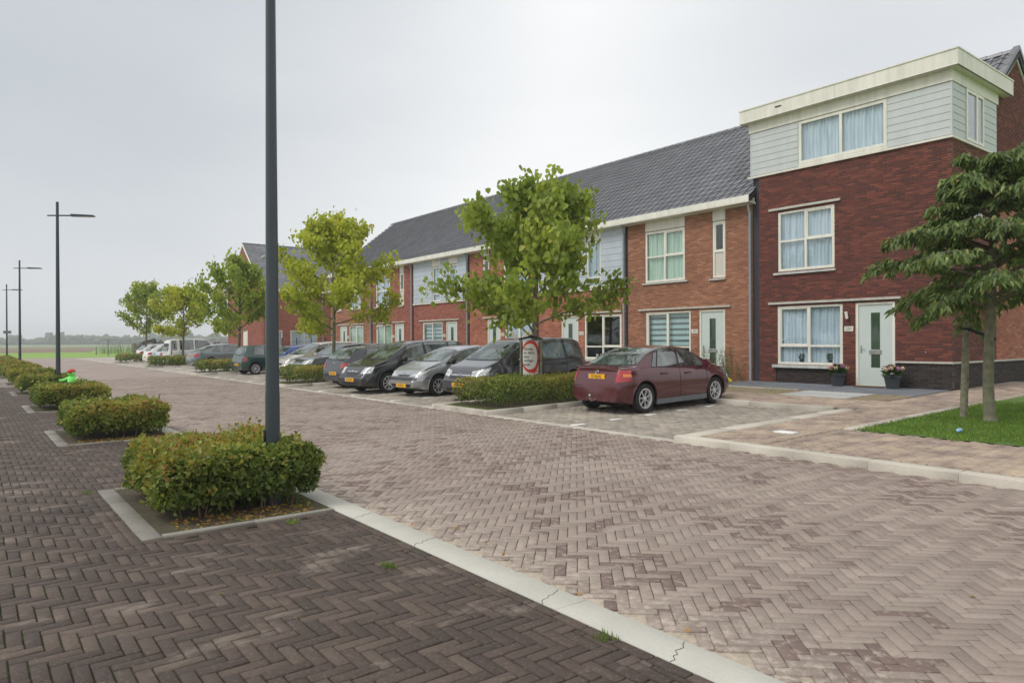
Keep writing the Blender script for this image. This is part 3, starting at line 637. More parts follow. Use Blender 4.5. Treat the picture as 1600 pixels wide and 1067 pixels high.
def roof_tiles(parent, x0, x1, y0, z0, slope, length, ind=0, name='roof_tiles', mat='roof_tile', back=False):
    """pantiles on a plane rising towards -y from (y0,z0); ind tiles as single objects"""
    D = np.array([0, -math.cos(slope), math.sin(slope)]); Nn = np.array([0, math.sin(slope), math.cos(slope)])
    if back: D = D*np.array([1, -1, 1]); Nn = Nn*np.array([1, -1, 1])
    nc = int(round((x1-x0)/.30)); wv = (x1-x0)/nc; nr = int(round(length/.345)); lr = length/nr
    xs, hs = tile_geo(); xs = np.array(xs)/.30*wv; hs = np.array(hs); k = len(xs)
    def tile(ox, s):
        b = s*lr; e = b+lr+.03
        P = []
        for (u, lift) in ((b, .022), (b, .008), (e, .0)):
            for q in range(k):
                hq = hs[q]+lift if lift != .008 else max(hs[q]-.022, -.01)
                P.append(np.array([ox+xs[q], y0, z0])+D*u+Nn*(hq+.02))
        F = [(q, q+1, k+q+1, k+q) for q in range(k-1)]+[(2*k+q, 2*k+q+1, q+1, q) for q in range(k-1)]
        return P, F
    todo = [(c, r_) for r_ in range(nr) for c in range(nc)]
    if ind:
        P, F = tile(0, 0); P = [p-np.array([0, y0, z0]) for p in P]
        me = np_mesh('tile', np.array(P), np.array(F), np.zeros(len(F)), mat, smooth=False); me.set_sharp_from_angle(angle=rad(35)); me.polygons.foreach_set('use_smooth', [True]*len(F))
        for c, r_ in todo[:ind]:
            o = link('tile', me, parent); o.location = (x0+c*wv, y0+D[1]*r_*lr, z0+D[2]*r_*lr); o.rotation_euler = (rs.normal(0, .004), 0, rs.normal(0, .004))
    V = []; Fs = []; R = []
    for c, r_ in todo[ind:]:
        P, F = tile(x0+c*wv, r_); n = len(V); V += [p+Nn*rs.normal(0, .0015) for p in P]; Fs += [tuple(n+i for i in f) for f in F]; R += [rs.rand()]*len(F)
    if V:
        me = np_mesh(name, np.array(V), np.array(Fs), np.array(R), mat, smooth=True); me.set_sharp_from_angle(angle=rad(35)); o = link(name, me, parent); o['kind'] = 'stuff'
def roof(parent, W, ind=0, x0=0.0, depth=9.3, cut=0.0):
    L_ = math.hypot(RIDGE_Z-EAVE, -RIDGE_Y+.30)*(1-cut)
    y0 = .30-cut*(.30-RIDGE_Y); ze = EAVE+cut*(RIDGE_Z-EAVE)
    deck = MB(); t = .06
    # the two roof planes as one solid
    a = (y0+.03, ze-.02); r = (RIDGE_Y, RIDGE_Z-.02); bck = (-depth-.25, EAVE-.02)
    deck.add([(x, p[0], p[1]+dz) for x in (x0, W) for dz in (0, -.14) for p in (a, r, bck)],
             [(0,1,7,6), (1,2,8,7), (3,9,10,4), (4,10,11,5), (0,6,9,3), (2,5,11,8), (0,3,4,1), (1,4,5,2), (6,7,10,9), (7,8,11,10)])
    rf = deck.obj('roof', 'dark_gap', parent)
    roof_tiles(rf, x0, W, y0, ze, SL, L_, ind)
    rc = MB(); n = int((W-x0)/.38)
    for i in range(n):
        xa = x0+(W-x0)*i/n; xb = xa+(W-x0)/n+.03
        pr = [(-.13, -.05), (-.10, .03), (-.04, .075), (.04, .075), (.10, .03), (.13, -.05)]
        vs = [(xa, RIDGE_Y+p[0], RIDGE_Z+.03+p[1]+.01) for p in pr]+[(xb, RIDGE_Y+p[0]*.9, RIDGE_Z+.03+p[1]*.9) for p in pr]
        rc.add(vs, [(k, k+1, 7+k, 6+k) for k in range(5)]+[tuple(range(6))], rr.random())
    rc.obj('ridge_tiles', 'roof_tile', rf, kind='stuff')
    return rf
def gutter(parent, W, x0=0.0):
    g = MB(); g.box(x0, W, .05, .38, EAVE-.16, EAVE-.13).box(x0, W, .36, .385, EAVE-.13, EAVE+.06).box(x0, W, .05, .075, EAVE-.13, EAVE+.0).box(x0, W, -.02, .05, EAVE-.19, EAVE-.135)
    return g.obj('gutter', 'white_frame', parent)
def downpipe(parent, x, z0=.28, y=.09):
    p = MB(); p.tube([(x, y+.06, EAVE-.17), (x, y+.06, EAVE-.30), (x, y-.02, EAVE-.48), (x, y-.02, z0)], .042, 10)
    for z in (1.4, 3.2, 4.8): p.lathe([(.042, -.02), (.05, -.02), (.05, .02), (.042, .02)], 10, (0, 0, 1), (x, y-.02, z))
    return p.obj('downpipe', 'zinc', parent, smooth=50)
def number_plate_house(parent, x, z, txt, y=0.0, s=.085, rz=PI):
    p = MB().box(x-.125, x+.125, y, y+.012, z-.07, z+.07).obj('number_plate', 'white_frame', parent)
    text_mesh(txt, .13, 'ink', p, 'number', (x, y+.0135, z), (PI/2, 0, rz), sx=.85)
M('ink', (.03, .03, .04), .7)
def terraced(name, X0, W, kind, brick, label, num, ind=0, cur=('curtain_blue', 'curtain_blue'), clad=None, gfblind=None, side_wall=False):
    """one narrow house; kind A = door near, B = door far"""
    h = empty(name, (X0, YF, 0), 0, label, 'house', 'terraced brick houses in the row')
    zb = gz(YF)-.02
    if kind == 'A': dx, wx, ux, nx = (1.15, 2.19), (2.54, 4.56), (2.78, 4.58), (1.13, 1.63)
    else: dx, wx, ux, nx = (W-2.19+.0, W-1.15+.0), (W-4.56, W-2.54), (W-4.58, W-2.78), (W-1.63, W-1.13)
    if kind == 'B': dx, wx = (dx[0]-.32, dx[1]-.32), (wx[0]-.34, wx[1]-.34)
    holes = [(dx[0], dx[1], .31, 2.65), (wx[0], wx[1], .89, 2.65)]
    top = 3.62 if clad else EAVE-.18
    if clad:
        uw = [(wx[0]+.15, wx[0]+.95, 3.72, 5.55)] if kind == 'A' else [(wx[1]-.95, wx[1]-.15, 3.72, 5.55)]
        nn = (nx[0]-.05, nx[0]+.75) if kind == 'A' else (nx[1]-.75, nx[1]+.05)
        uw.append((nn[0], nn[1], 3.72, 5.55))
    else:
        uw = [(ux[0], ux[1], 3.72, 5.55), (nx[0], nx[1], 3.68, 5.55)]; holes += [(u[0], u[1], u[2], 5.91) for u in uw]
    wall_bricks('brick_wall', h, .12, W, zb, top, holes, 'brick_'+brick)
    MB().box(0, .12, -.12, -.03, zb, EAVE-.18).obj('expansion_joint', 'dark_gap', h)
    if clad:
        hz = [(u[0], u[1], u[2], 5.91) for u in uw]
        xs = [.12]+sorted(v for u in hz for v in u[:2])+[W]; bk = MB()
        for i in range(0, len(xs), 2): bk.box(xs[i], xs[i+1], -.1, -.002, top+.08, EAVE-.18)
        for u in uw: bk.box(u[0], u[1], -.1, -.002, top+.08, 3.72)
        bk.obj('cladding_backing', 'dark_gap', h)
        boards(h, .13, W-.01, top+.09, EAVE-.18, 0, 9, 'blue_cladding', holes=hz)
        lintel(h, .12, W, top, 0, .07, .07, 'cream_panel', 'ledge')
        for u in uw:
            wv = window(h, u[0], u[1], u[2], u[3], (), (.22,), y=.02, cur='curtain_blue', name='window')
    else:
        u = uw[0]; window(h, u[0], u[1], u[2], u[3], (.5,), (.5,), cur=cur[1], sash=((0, 1),) if kind == 'A' else ((1, 1),))
        u = uw[1]; wv = window(h, u[0], u[1], u[2], u[3], (), (.47,), sash=((0, 1),)); MB().box(u[0]+.08, u[1]-.08, -.055, -.048, u[2]+.08, u[2]+(u[3]-u[2])*.47-.03).obj('frosted_panel', 'blind_beige', wv)
        for u, e in ((uw[0], .12), (uw[1], .0)): lintel(h, u[0]-e-.02, u[1]+.12 if e else u[1]+.13, u[2]-.075, 0, .05, .06, 'sill_stone', 'sill')
    for u in uw:
        q = MB().box(u[0], u[1], -.1, -.01 if not clad else .028, 5.575, 5.91); q.obj('head_panel', 'cream_panel', h)
    lintel(h, min(dx[0], wx[0])-.22, max(dx[1], wx[1])+.32, 2.70)
    w_ = window(h, wx[0], wx[1], .89, 2.65, (.5,), (.28,), cur=None if gfblind else cur[0], sash=((1, 1),) if kind == 'A' else ((0, 1),), blind=gfblind)
    lintel(h, wx[0]-.1, wx[1]+.1, .80, 0, .085, .08, 'sill_stone', 'sill')
    if gfblind or True:
        for px in (.3, .42):
            if num in ('254', '252'): MB().lathe([(.0, 0), (.05, 0), (.06, .12), (.0, .12)], 10, (0, 0, 1), (wx[0]+(wx[1]-wx[0])*(px+.3), -.16, .97)).obj('window_pot', 'white_frame', w_)
    front_door(h, dx[0], dx[1], .30, 2.65, hinge=1 if kind == 'A' else -1, single=(kind == 'B'))
    number_plate_house(h, (wx[0]+dx[1])/2 if kind == 'A' else (wx[1]+dx[0])/2, 1.92, num)
    roof(h, W, ind); gutter(h, W, 0); downpipe(h, W-.0 if False else .17 if False else .2 if False else .16)
    # party walls and back so the house is a closed volume
    bk = MB(); bk.box(.0, W, -9.3, -9.2, zb, EAVE-.15); bk.obj('back_wall', 'brick_'+brick, h)
    fl = MB(); fl.box(.03, W-.03, -9.1, -1.6, 3.0, 3.1); fl.obj('floor_slab', 'interior', h)
    return h
B_ = [12.87, 18.3, 23.55, 28.85, 34.36, 39.4, 45.6]
terraced('terraced_house', B_[0], B_[1]-B_[0], 'A', 'brown', 'brown brick two-storey house numbered 252 beside the three-storey end house', '252', ind=300, cur=('curtain_blue', 'curtain_green'), gfblind=('blind_blue', 'blind_dark', 1.38))
terraced('terraced_house', B_[1], B_[2]-B_[1], 'B', 'orange', 'orange brick house with blue-grey boards upstairs behind the nearest bay tree', '254', ind=300, clad=True, cur=(None, None))
terraced('terraced_house', B_[2], B_[3]-B_[2], 'B', 'orange', 'orange brick house with white windows on both floors between two board-clad houses', '256', cur=('curtain_blue', 'curtain_blue'))
terraced('terraced_house', B_[3], B_[4]-B_[3], 'A', 'red', 'red brick house with blue-grey boards upstairs and striped blind by its door', '258', clad=True, gfblind=('blind_blue', 'blind_dark', .95))
terraced('terraced_house', B_[4], B_[5]-B_[4], 'A', 'red', 'red brick house with green-curtained window just right of the yellowish tree', '260', cur=('curtain_green', 'curtain_blue'))
h6 = terraced('terraced_house', B_[5], B_[6]-B_[5], 'B', 'brown', 'brown brick house at the far end of the row behind the yellowish tree', '262', cur=('curtain_green', 'curtain_blue'))
# far gable wall of the last house
def gable(parent, y0, y1, zb, mat, x, flip=1, steps=60, mats2=None, name='gable_wall'):
    """solid gable as an outline prism plus bricks; local y runs into the depth"""
    m = MB(); mid = RIDGE_Y; m.prism([(y0, zb), (y0, EAVE-.12), (mid, RIDGE_Z-.2), (y1, EAVE-.12), (y1, zb)], x, x+.1*flip, 'x'); return m.obj(name, mat, parent)
gable(h6, 0, -9.3, .2, 'brick_brown', B_[6]-B_[5]-.1)

# ---- the three-storey end house, local origin at its street corner on the ground, x to the left neighbour
eh = empty('end_house', (7.27, YF, 0), 0, 'dark red brick three-storey house with flat-roofed white top floor and number 250', 'house')
W0 = 5.6; zb = gz(YF)-.02; PL = 1.0
holes = [(2.82, 4.86, .86, 2.66), (1.39, 2.46, .30, 2.66), (3.05, 4.83, 3.70, 5.53)]
pl_h = [(1.39, 2.46, .3, 2.66)]
wall_bricks('brick_wall', eh, 0, 5.48, zb, 6.72, holes+[(-.1, 1.39, zb-.1, 1.03), (2.72, 4.93, zb-.1, .80)], 'brick_dark_red', backing='mortar_dark')
wall_bricks('plinth_bricks', eh, 0, 1.39, zb, .99, [], 'brick_plinth', backing='mortar_dark'); wall_bricks('plinth_bricks', eh, 2.73, 4.92, zb, .78, [], 'brick_plinth', y=-.03, backing='mortar_dark')
MB().box(5.48, 5.6, -.14, -.03, zb, 6.7).obj('expansion_joint', 'dark_gap', eh)
MB().box(-.045, 1.37, -.04, .04, .985, 1.035).box(-.045, -.0, -9.35, -.04, .985, 1.035).obj('plinth_ledge', 'lintel', eh)
lintel(eh, 1.22, 5.14, 2.70, 0, .065, .055); lintel(eh, 2.86, 5.12, 5.58, 0, .065, .055)
lintel(eh, 3.0, 4.96, 3.60, 0, .06, .06, 'sill_stone', 'sill'); lintel(eh, 2.72, 5.0, .775, 0, .085, .085, 'sill_stone', 'sill')
w1 = window(eh, 2.82, 4.86, .86, 2.66, (.5,), (.32,), cur='curtain_blue', sash=((1, 1),), fw=.085)
w2 = window(eh, 3.05, 4.83, 3.70, 5.53, (.5,), (.5,), cur='curtain_blue', sash=((0, 1),), fw=.08)
front_door(eh, 1.39, 2.46, .30, 2.66, hinge=1)
number_plate_house(eh, 2.64, 1.92, '250')
wl = MB(); wl.tube([(2.67, .02, 2.28), (2.66, .07, 2.18)], .012, 6, m=1).tube([(2.69, .06, 2.40), (2.66, .06, 2.20)], [.045, .04], 10); wl.obj('wall_lamp', ['white_frame', 'steel'], eh, smooth=50)
bl = MB(); bl.lathe([(0, .02), (.02, .02), (.03, 0)], 10, (0, 1, 0), (.62, 0, 1.28)); bl.obj('wall_fitting', 'steel', eh)
for px in (3.25, 4.15):                                    # plants on the window sill inside
    p = empty('windowsill_plant', (7.27+px, YF-.17, .95), 0, 'small bushy green plant in the %s lower pane of the ground floor window' % ('right' if px < 4 else 'left'), 'plant', 'plants on the sill of number 250')
    MB().lathe([(0, 0), (.07, 0), (.085, .10), (.0, .10)], 12).obj('pot', 'concrete_pot', p)
    n = 260; D = rdir(n, .5); P = D*np.array([.12, .07, .09])*rs.uniform(.3, 1, (n, 1))+np.array([0, 0, .17]); leaves('foliage', p, P, D, rdir(n), .05, .03, 'plant_leaf')
# top floor: boards, frieze, parapet
TB = MB(); TB.box(-.0, .1, -3.05, -.1, 6.72, 8.2).box(.0, 5.74, -.1, -.004, 6.72, 6.84)
for a, b, c, d in ((0, 1.56, 6.84, 8.2), (4.14, 5.74, 6.84, 8.2)): TB.box(a, b, -.1, -.004, c, d)
TB.box(5.64, 5.74, -5, -.1, 6.3, 8.2); TB.obj('top_floor_backing', 'dark_gap', eh)
MB().box(-.05, 5.84, -.05, .06, 6.71, 6.77).box(-.05, -.0, -3.1, -.05, 6.71, 6.77).obj('ledge', 'cream_panel', eh)
boards(eh, .0, 1.56, 6.79, 8.14, 0, 7, 'light_cladding'); boards(eh, 4.14, 5.74, 6.79, 8.14, 0, 7, 'light_cladding')
MB().box(1.56, 4.14, -.05, .02, 6.785, 6.845).obj('sill', 'cream_panel', eh)
window(eh, 1.57, 4.13, 6.85, 8.13, (.5,), (), y=.04, cur='curtain_blue', fw=.09)
for q in ((-.03, .004), (5.72, 5.76)): MB().box(q[0], q[1], -.02, .03, 6.79, 8.14).obj('corner_trim', 'light_cladding', eh)
boards(eh, -.85, -.02, 6.79, 8.14, -.0, 7, 'light_cladding', axis='y'); boards(eh, -3.03, -2.05, 6.79, 8.14, -.0, 7, 'light_cladding', axis='y')
# side window of the top floor (local frame turned)
sw_ = MB()
def yz(x0, x1, y0, y1, z0, z1): sw_.box(x0, x1, y0, y1, z0, z1)
yz(-.05, .02, -2.05, -.86, 6.79, 6.87); yz(-.05, .02, -2.05, -.86, 8.05, 8.13); yz(-.05, .02, -.94, -.86, 6.87, 8.05); yz(-.05, .02, -2.05, -1.97, 6.87, 8.05); yz(-.05, .02, -1.62, -1.52, 6.87, 8.05)
sw_ = sw_.obj('window', 'white_frame', eh); MB().box(-.028, -.018, -1.52, -.94, 6.87, 8.05).box(-.028, -.018, -1.97, -1.62, 6.87, 8.05).obj('pane', 'window_glass', sw_); MB().box(.04, .05, -2.0, -.9, 6.8, 8.1).obj('blind', 'curtain_blue', sw_)
fz = MB(); fz.box(-.05, 5.80, -.1, .05, 8.14, 8.46).box(-.05, .0, -3.1, -.1, 8.14, 8.46); fz.obj('frieze', 'cream_panel', eh)
pp = MB(); pp.box(-.26, 6.0, -3.6, .26, 8.44, 8.46); pp.obj('soffit', 'cream_panel', eh)
for k, (a, b) in enumerate(((-.25, 2.9), (2.906, 6.0))): MB().box(a, b, .22, .25, 8.44, 8.84).obj('parapet_panel', 'cream_panel', eh)
for a, b in ((-2.2, .22), (-3.62, -2.206)): MB().box(-.25, -.22, a, b, 8.44, 8.84).obj('parapet_panel', 'cream_panel', eh)
MB().box(5.97, 6.0, -3.6, .22, 8.44, 8.84).obj('parapet_panel', 'cream_panel', eh)
MB().box(-.27, 6.02, .14, .27, 8.84, 8.875).box(-.27, -.14, -3.62, .14, 8.84, 8.875).box(5.9, 6.02, -3.62, .14, 8.84, 8.875).obj('parapet_cap', 'white_frame', eh)
MB().box(-.14, 5.9, -3.6, .14, 8.5, 8.7).obj('flat_roof', 'dark_gap', eh); MB().box(4.55, 4.75, .25, .262, 8.66, 8.70).obj('overflow_spout', 'dark_gap', eh)
# side wall: local frame, x runs along -y of the street
sd_ = empty('side_wall', (0, 0, 0)); sd_.parent = eh; sd_.rotation_euler = (0, 0, PI/2)      # local x -> +Y, local y -> -X
# in this frame the wall faces +y(local)= -X(world); x(local) from -9.3 to 0
def below(x, z):
    d = -x; zr = EAVE-.12+(d)*(RIDGE_Z-EAVE)/(-RIDGE_Y) if d < -RIDGE_Y else EAVE-.12+(9.3-d)*(RIDGE_Z-EAVE)/(9.3+RIDGE_Y)
    return z < zr-.10
wall_bricks('brick_wall', sd_, -3.03, -.012, 1.03, 6.72, [(-2.1, -1.3, 4.8, 5.65)], 'brick_dark_red', backing='mortar_dark')
wall_bricks('plinth_bricks', sd_, -9.3, -.012, zb, .985, [], 'brick_plinth', backing='mortar_dark')
wall_bricks('brick_wall', sd_, -9.3, -3.03, 1.03, 6.3, [], 'brick_orange', backing='mortar')
wall_bricks('brick_wall', sd_, -9.3, -3.03, 6.3, 10.1, [], 'brick_dark_red', poly=below)
MB().prism([(-.5, 6.2), (-RIDGE_Y*-1, RIDGE_Z-.16), (-9.28, EAVE-.15), (-9.28, 6.2)][0:0] or [(-3.05, 6.3), (-3.05, 8.3), (RIDGE_Y, RIDGE_Z-.2), (-9.28, EAVE-.1), (-9.28, 6.2)], -.1, -.015, 'y').obj('gable_backing', 'mortar_dark', sd_)
o = window(sd_, -2.1, -1.3, 4.8, 5.65, (), (), fw=.07)
MB().box(-2.2, -1.2, -.02, .06, 5.7, 5.76).obj('lintel', 'lintel', sd_)
# gable trim and verge tiles
vt = MB()
for (ya, za, yb, zb2) in ((.0, EAVE+.05, RIDGE_Y, RIDGE_Z+.02), (-9.5, EAVE+.05, RIDGE_Y, RIDGE_Z+.02)):
    if ya == 0: ya, za = -3.3, EAVE+.05+3.3*(RIDGE_Z-EAVE)/(-RIDGE_Y+.3)+.2
    vt.add([(-.03, ya, za-.26), (-.03, ya, za-.1), (-.03, yb, zb2-.08), (-.03, yb, zb2-.26), (.02, ya, za-.26), (.02, ya, za-.1), (.02, yb, zb2-.08), (.02, yb, zb2-.26)],
           [(0,1,2,3), (7,6,5,4), (0,4,5,1), (1,5,6,2), (2,6,7,3), (3,7,4,0)])
vt.obj('verge_board', 'white_frame', eh)
er = roof(eh, 5.6, 0, x0=-.08, cut=.66)
gv = MB()
for k in range(10):
    t0, t1 = k/10, (k+1)/10
    for sgn in (1, -1):
        ya = RIDGE_Y+sgn*(4.6*(1-t0)); yb = RIDGE_Y+sgn*(4.6*(1-t1)); za = EAVE+.22+(RIDGE_Z-EAVE)*t0; z2 = EAVE+.22+(RIDGE_Z-EAVE)*t1
        if sgn > 0 and ya > -3.2: continue
        gv.add([(-.10, ya, za-.16), (-.10, yb, z2-.16), (-.10, yb, z2-.04), (-.10, ya, za-.02), (.06, ya, za-.16), (.06, yb, z2-.16), (.06, yb, z2-.04), (.06, ya, za-.02)], [(0,1,2,3), (7,6,5,4), (3,2,6,7), (0,3,7,4), (1,5,6,2), (0,4,5,1)], rr.random())
gv.obj('verge_tiles', 'roof_tile', er, kind='stuff')
MB().box(.0, 5.6, -9.3, -9.2, .2, EAVE-.12).obj('back_wall', 'brick_orange', eh)

# ---- the row across the end of the street (faces the camera)
def cross_house(k, label, brick):
    Wc = 5.4; h = empty('corner_house' if k == 0 else 'rear_house', (60.3, -19.95-Wc*(k+1), 0), PI/2, label, 'house', 'brick houses in the row across the end of the street')
    zb = .2; holes = [(1.15, 4.1, .9, 2.65), (3.0, 4.0, 4.2, 5.4), (.9, 1.9, 4.2, 5.4)] if k else [(.55, 3.0, .62, 2.62), (3.7, 4.5, .4, 2.62), (1.5, 2.4, 4.2, 5.5)]
    wall_bricks('brick_wall', h, 0, Wc, zb, EAVE-.15, holes, 'brick_'+brick)
    for q in holes: window(h, q[0], q[1], q[2], q[3], (.5,) if q[1]-q[0] > 1 else (), () if q[1]-q[0] > 1 else (.4,), cur='curtain_blue', fw=.09)
    roof(h, Wc, 0, depth=10.0); gutter(h, Wc); downpipe(h, .1)
    return h
RIDGE_Y, RIDGE_Z = -5.3, 10.55; SL = math.atan2(RIDGE_Z-EAVE, -RIDGE_Y+.30)
c0 = cross_house(0, 'red brick gabled house across the end of the street behind the dark green hatchback', 'red')
cross_house(1, 'red brick house next to the gabled one behind the yellowish tree', 'red'); cross_house(2, 'red brick house behind the far end of the terraced row', 'orange')
# its gable faces the street (local +x side)
g_ = MB(); g_.prism([(0, .2), (0, EAVE-.12), (-5.3, RIDGE_Z-.2), (-10.0, EAVE-.12), (-10.0, .2)], 5.3, 5.41, 'x'); gw = g_.obj('gable_wall', 'mortar', c0)
ge = empty('side_wall', (5.41, 0, 0)); ge.parent = c0; ge.rotation_euler = (0, 0, -PI/2)     # local x -> -y, local y -> +x
def bel2(x, z):
    zr = EAVE-.12+min(x/5.3, (10-x)/4.7)*(RIDGE_Z-EAVE); return z < zr-.1
wall_bricks('brick_wall', ge, 0, 10, .2, 10.5, [(3.9, 5.1, .5, 2.7)], 'brick_red', y=.012, poly=bel2, course=.0625)
tr = MB()
for ya in (.05, -10.2): tr.add([(5.40, ya, EAVE-.18), (5.40, ya, EAVE-.02), (5.40, -5.3, RIDGE_Z-.0), (5.40, -5.3, RIDGE_Z-.2), (5.47, ya, EAVE-.18), (5.47, ya, EAVE-.02), (5.47, -5.3, RIDGE_Z-.0), (5.47, -5.3, RIDGE_Z-.2)], [(0,1,2,3), (7,6,5,4), (0,4,5,1), (1,5,6,2), (2,6,7,3), (3,7,4,0)])
tr.obj('verge_board', 'white_frame', c0)
MB().box(5.42, 5.44, -5.0, -4.0, .5, 2.6).box(5.42, 5.46, -5.1, -5.0, .5, 2.65).box(5.42, 5.46, -4.0, -3.9, .5, 2.65).obj('side_window', 'white_frame', c0)
MB().box(5.0, 6.2, -10.6, -10.0, 5.7, 6.5).obj('eaves_box', 'white_frame', c0)
sn = MB(); sn.tube([(3.2, -3.6, 9.4), (3.6, -3.55, 9.2), (4.0, -3.6, 9.4), (4.4, -3.55, 9.2)], .04, 6); sn.obj('roof_hook', 'white_frame', c0)
RIDGE_Y, RIDGE_Z = -4.67, 10.02
# ------------------------------------------------------------------ cars
def paint(name, col, metal=0.35, rough=.28, coat=1.0):
    m, t, b = new_mat(name)
    c = mix(t, 1.0, col, ramp(t, noise(t, 3, 4, .6), [(.3, grey(.93)), (.7, grey(1.07))]), 'MULTIPLY')
    low = pos_range(t, 2, .18, .55); dz = math2(t, 'MULTIPLY', math2(t, 'MAXIMUM', low, 0.0), ramp(t, noise(t, 8, 4, .6), [(.35, grey(.0)), (.7, grey(.35))]))
    c = mix(t, dz, c, (.16, .14, .12))
    t.links.new(c, b.inputs['Base Color']); b.inputs['Metallic'].default_value = metal; b.inputs['Roughness'].default_value = rough; b.inputs['Coat Weight'].default_value = coat; b.inputs['Coat Roughness'].default_value = .04
paint('paint_maroon', (.082, .005, .013), .2); paint('paint_graphite', (.075, .075, .085), .5); paint('paint_silver', (.40, .41, .43), .6); paint('paint_black', (.012, .013, .017), .1)
paint('paint_slate', (.032, .036, .043), .4); paint('paint_beige', (.50, .46, .38), .3); paint('paint_blue', (.04, .08, .30), .2); paint('paint_green', (.012, .055, .045), .2); paint('paint_grey', (.16, .19, .20), .5)
paint('paint_white', (.72, .72, .71), 0, .3); paint('paint_paleblue', (.40, .50, .55), .2)
M('tyre', (.018, .018, .019), .85, var=.2); M('alloy', (.62, .62, .63), .3, .45, var=.05); M('hubcap', (.56, .57, .58), .4, .25, var=.05); M('black_plastic', (.02, .02, .022), .5); M('trim_grey', (.13, .145, .155), .6)
M('plate_yellow', (.80, .42, .015), .45, var=.03); M('plate_blue', (.02, .06, .35), .5); M('lens_red', (.36, .008, .014), .12, coat=1); M('lens_orange', (.75, .20, .02), .15, coat=1); M('chrome', (.7, .7, .71), .12, 1)
M('arch_dark', (.008, .008, .008), .95)
def lens_clear():
    m, t, b = new_mat('lens_clear'); c = ramp(t, noise(t, 14, 3, .5), [(.38, (.30, .31, .31)), (.6, (.72, .74, .73))]); t.links.new(c, b.inputs['Base Color']); b.inputs['Roughness'].default_value = .12; b.inputs['Metallic'].default_value = .25; b.inputs['Coat Weight'].default_value = 1
lens_clear()
def interp(pts, x):
    if x <= pts[0][0]: return pts[0][1]
    for (a, p), (b, q) in zip(pts, pts[1:]):
        if x <= b: return p+(q-p)*(x-a)/(b-a)
    return pts[-1][1]
def smooth_interp(pts, x, s=.06):
    return (interp(pts, x-s)+2*interp(pts, x)+interp(pts, x+s)+interp(pts, x-s*.5)+interp(pts, x+s*.5))/6
WHEELS = {}
def wheel_meshes(R, style, spokes):
    key = (R, style, spokes)
    if key in WHEELS: return WHEELS[key]
    w_ = .19; t = MB(); rr_ = R*.66
    prof = [(rr_, -.0), (rr_+.01, w_*.42), (R*.90, w_*.5), (R*.985, w_*.42), (R, w_*.25), (R, -w_*.25), (R*.985, -w_*.42), (R*.9, -w_*.5), (rr_, -w_*.42)]
    t.lathe([(a, b) for a, b in prof], 36, (0, 1, 0)); tm = t.mesh('tyre', 'tyre', 40)
    r = MB(); mt = 'alloy' if style == 'alloy' else 'hubcap'
    r.lathe([(rr_+.012, w_*.46), (rr_-.008, w_*.47), (rr_-.022, w_*.30), (rr_-.03, -w_*.2)], 36, (0, 1, 0)); r.lathe([(0, w_*.40), (R*.13, w_*.40), (R*.17, w_*.30), (R*.17, 0)], 20, (0, 1, 0))
    for i in range(spokes):
        a = 2*PI*i/spokes; c, s = math.cos(a), math.sin(a); wd = R*(.085 if style == 'alloy' else .13); r0, r1 = R*.12, rr_-.015
        P = []
        for q, k, yy in ((r0, .75, w_*.36), (r1*.75, .8, w_*.33), (r1, 1.25, w_*.30)):
            for sg in (-1, 1): P.append((c*q-s*sg*wd*k*.5, yy, s*q+c*sg*wd*k*.5))
        P2 = [(x, y-.03, z) for x, y, z in P]
        r.add(P+P2, [(0, 1, 3, 2), (2, 3, 5, 4), (0, 2, 8, 6), (2, 4, 10, 8), (1, 7, 9, 3), (3, 9, 11, 5)])
    r.lathe([(0, w_*.05), (rr_-.03, w_*.05)], 24, (0, 1, 0), m=1)
    rm = r.mesh('rim', [mt, 'arch_dark'], 40)
    WHEELS[key] = (tm, rm); return tm, rm
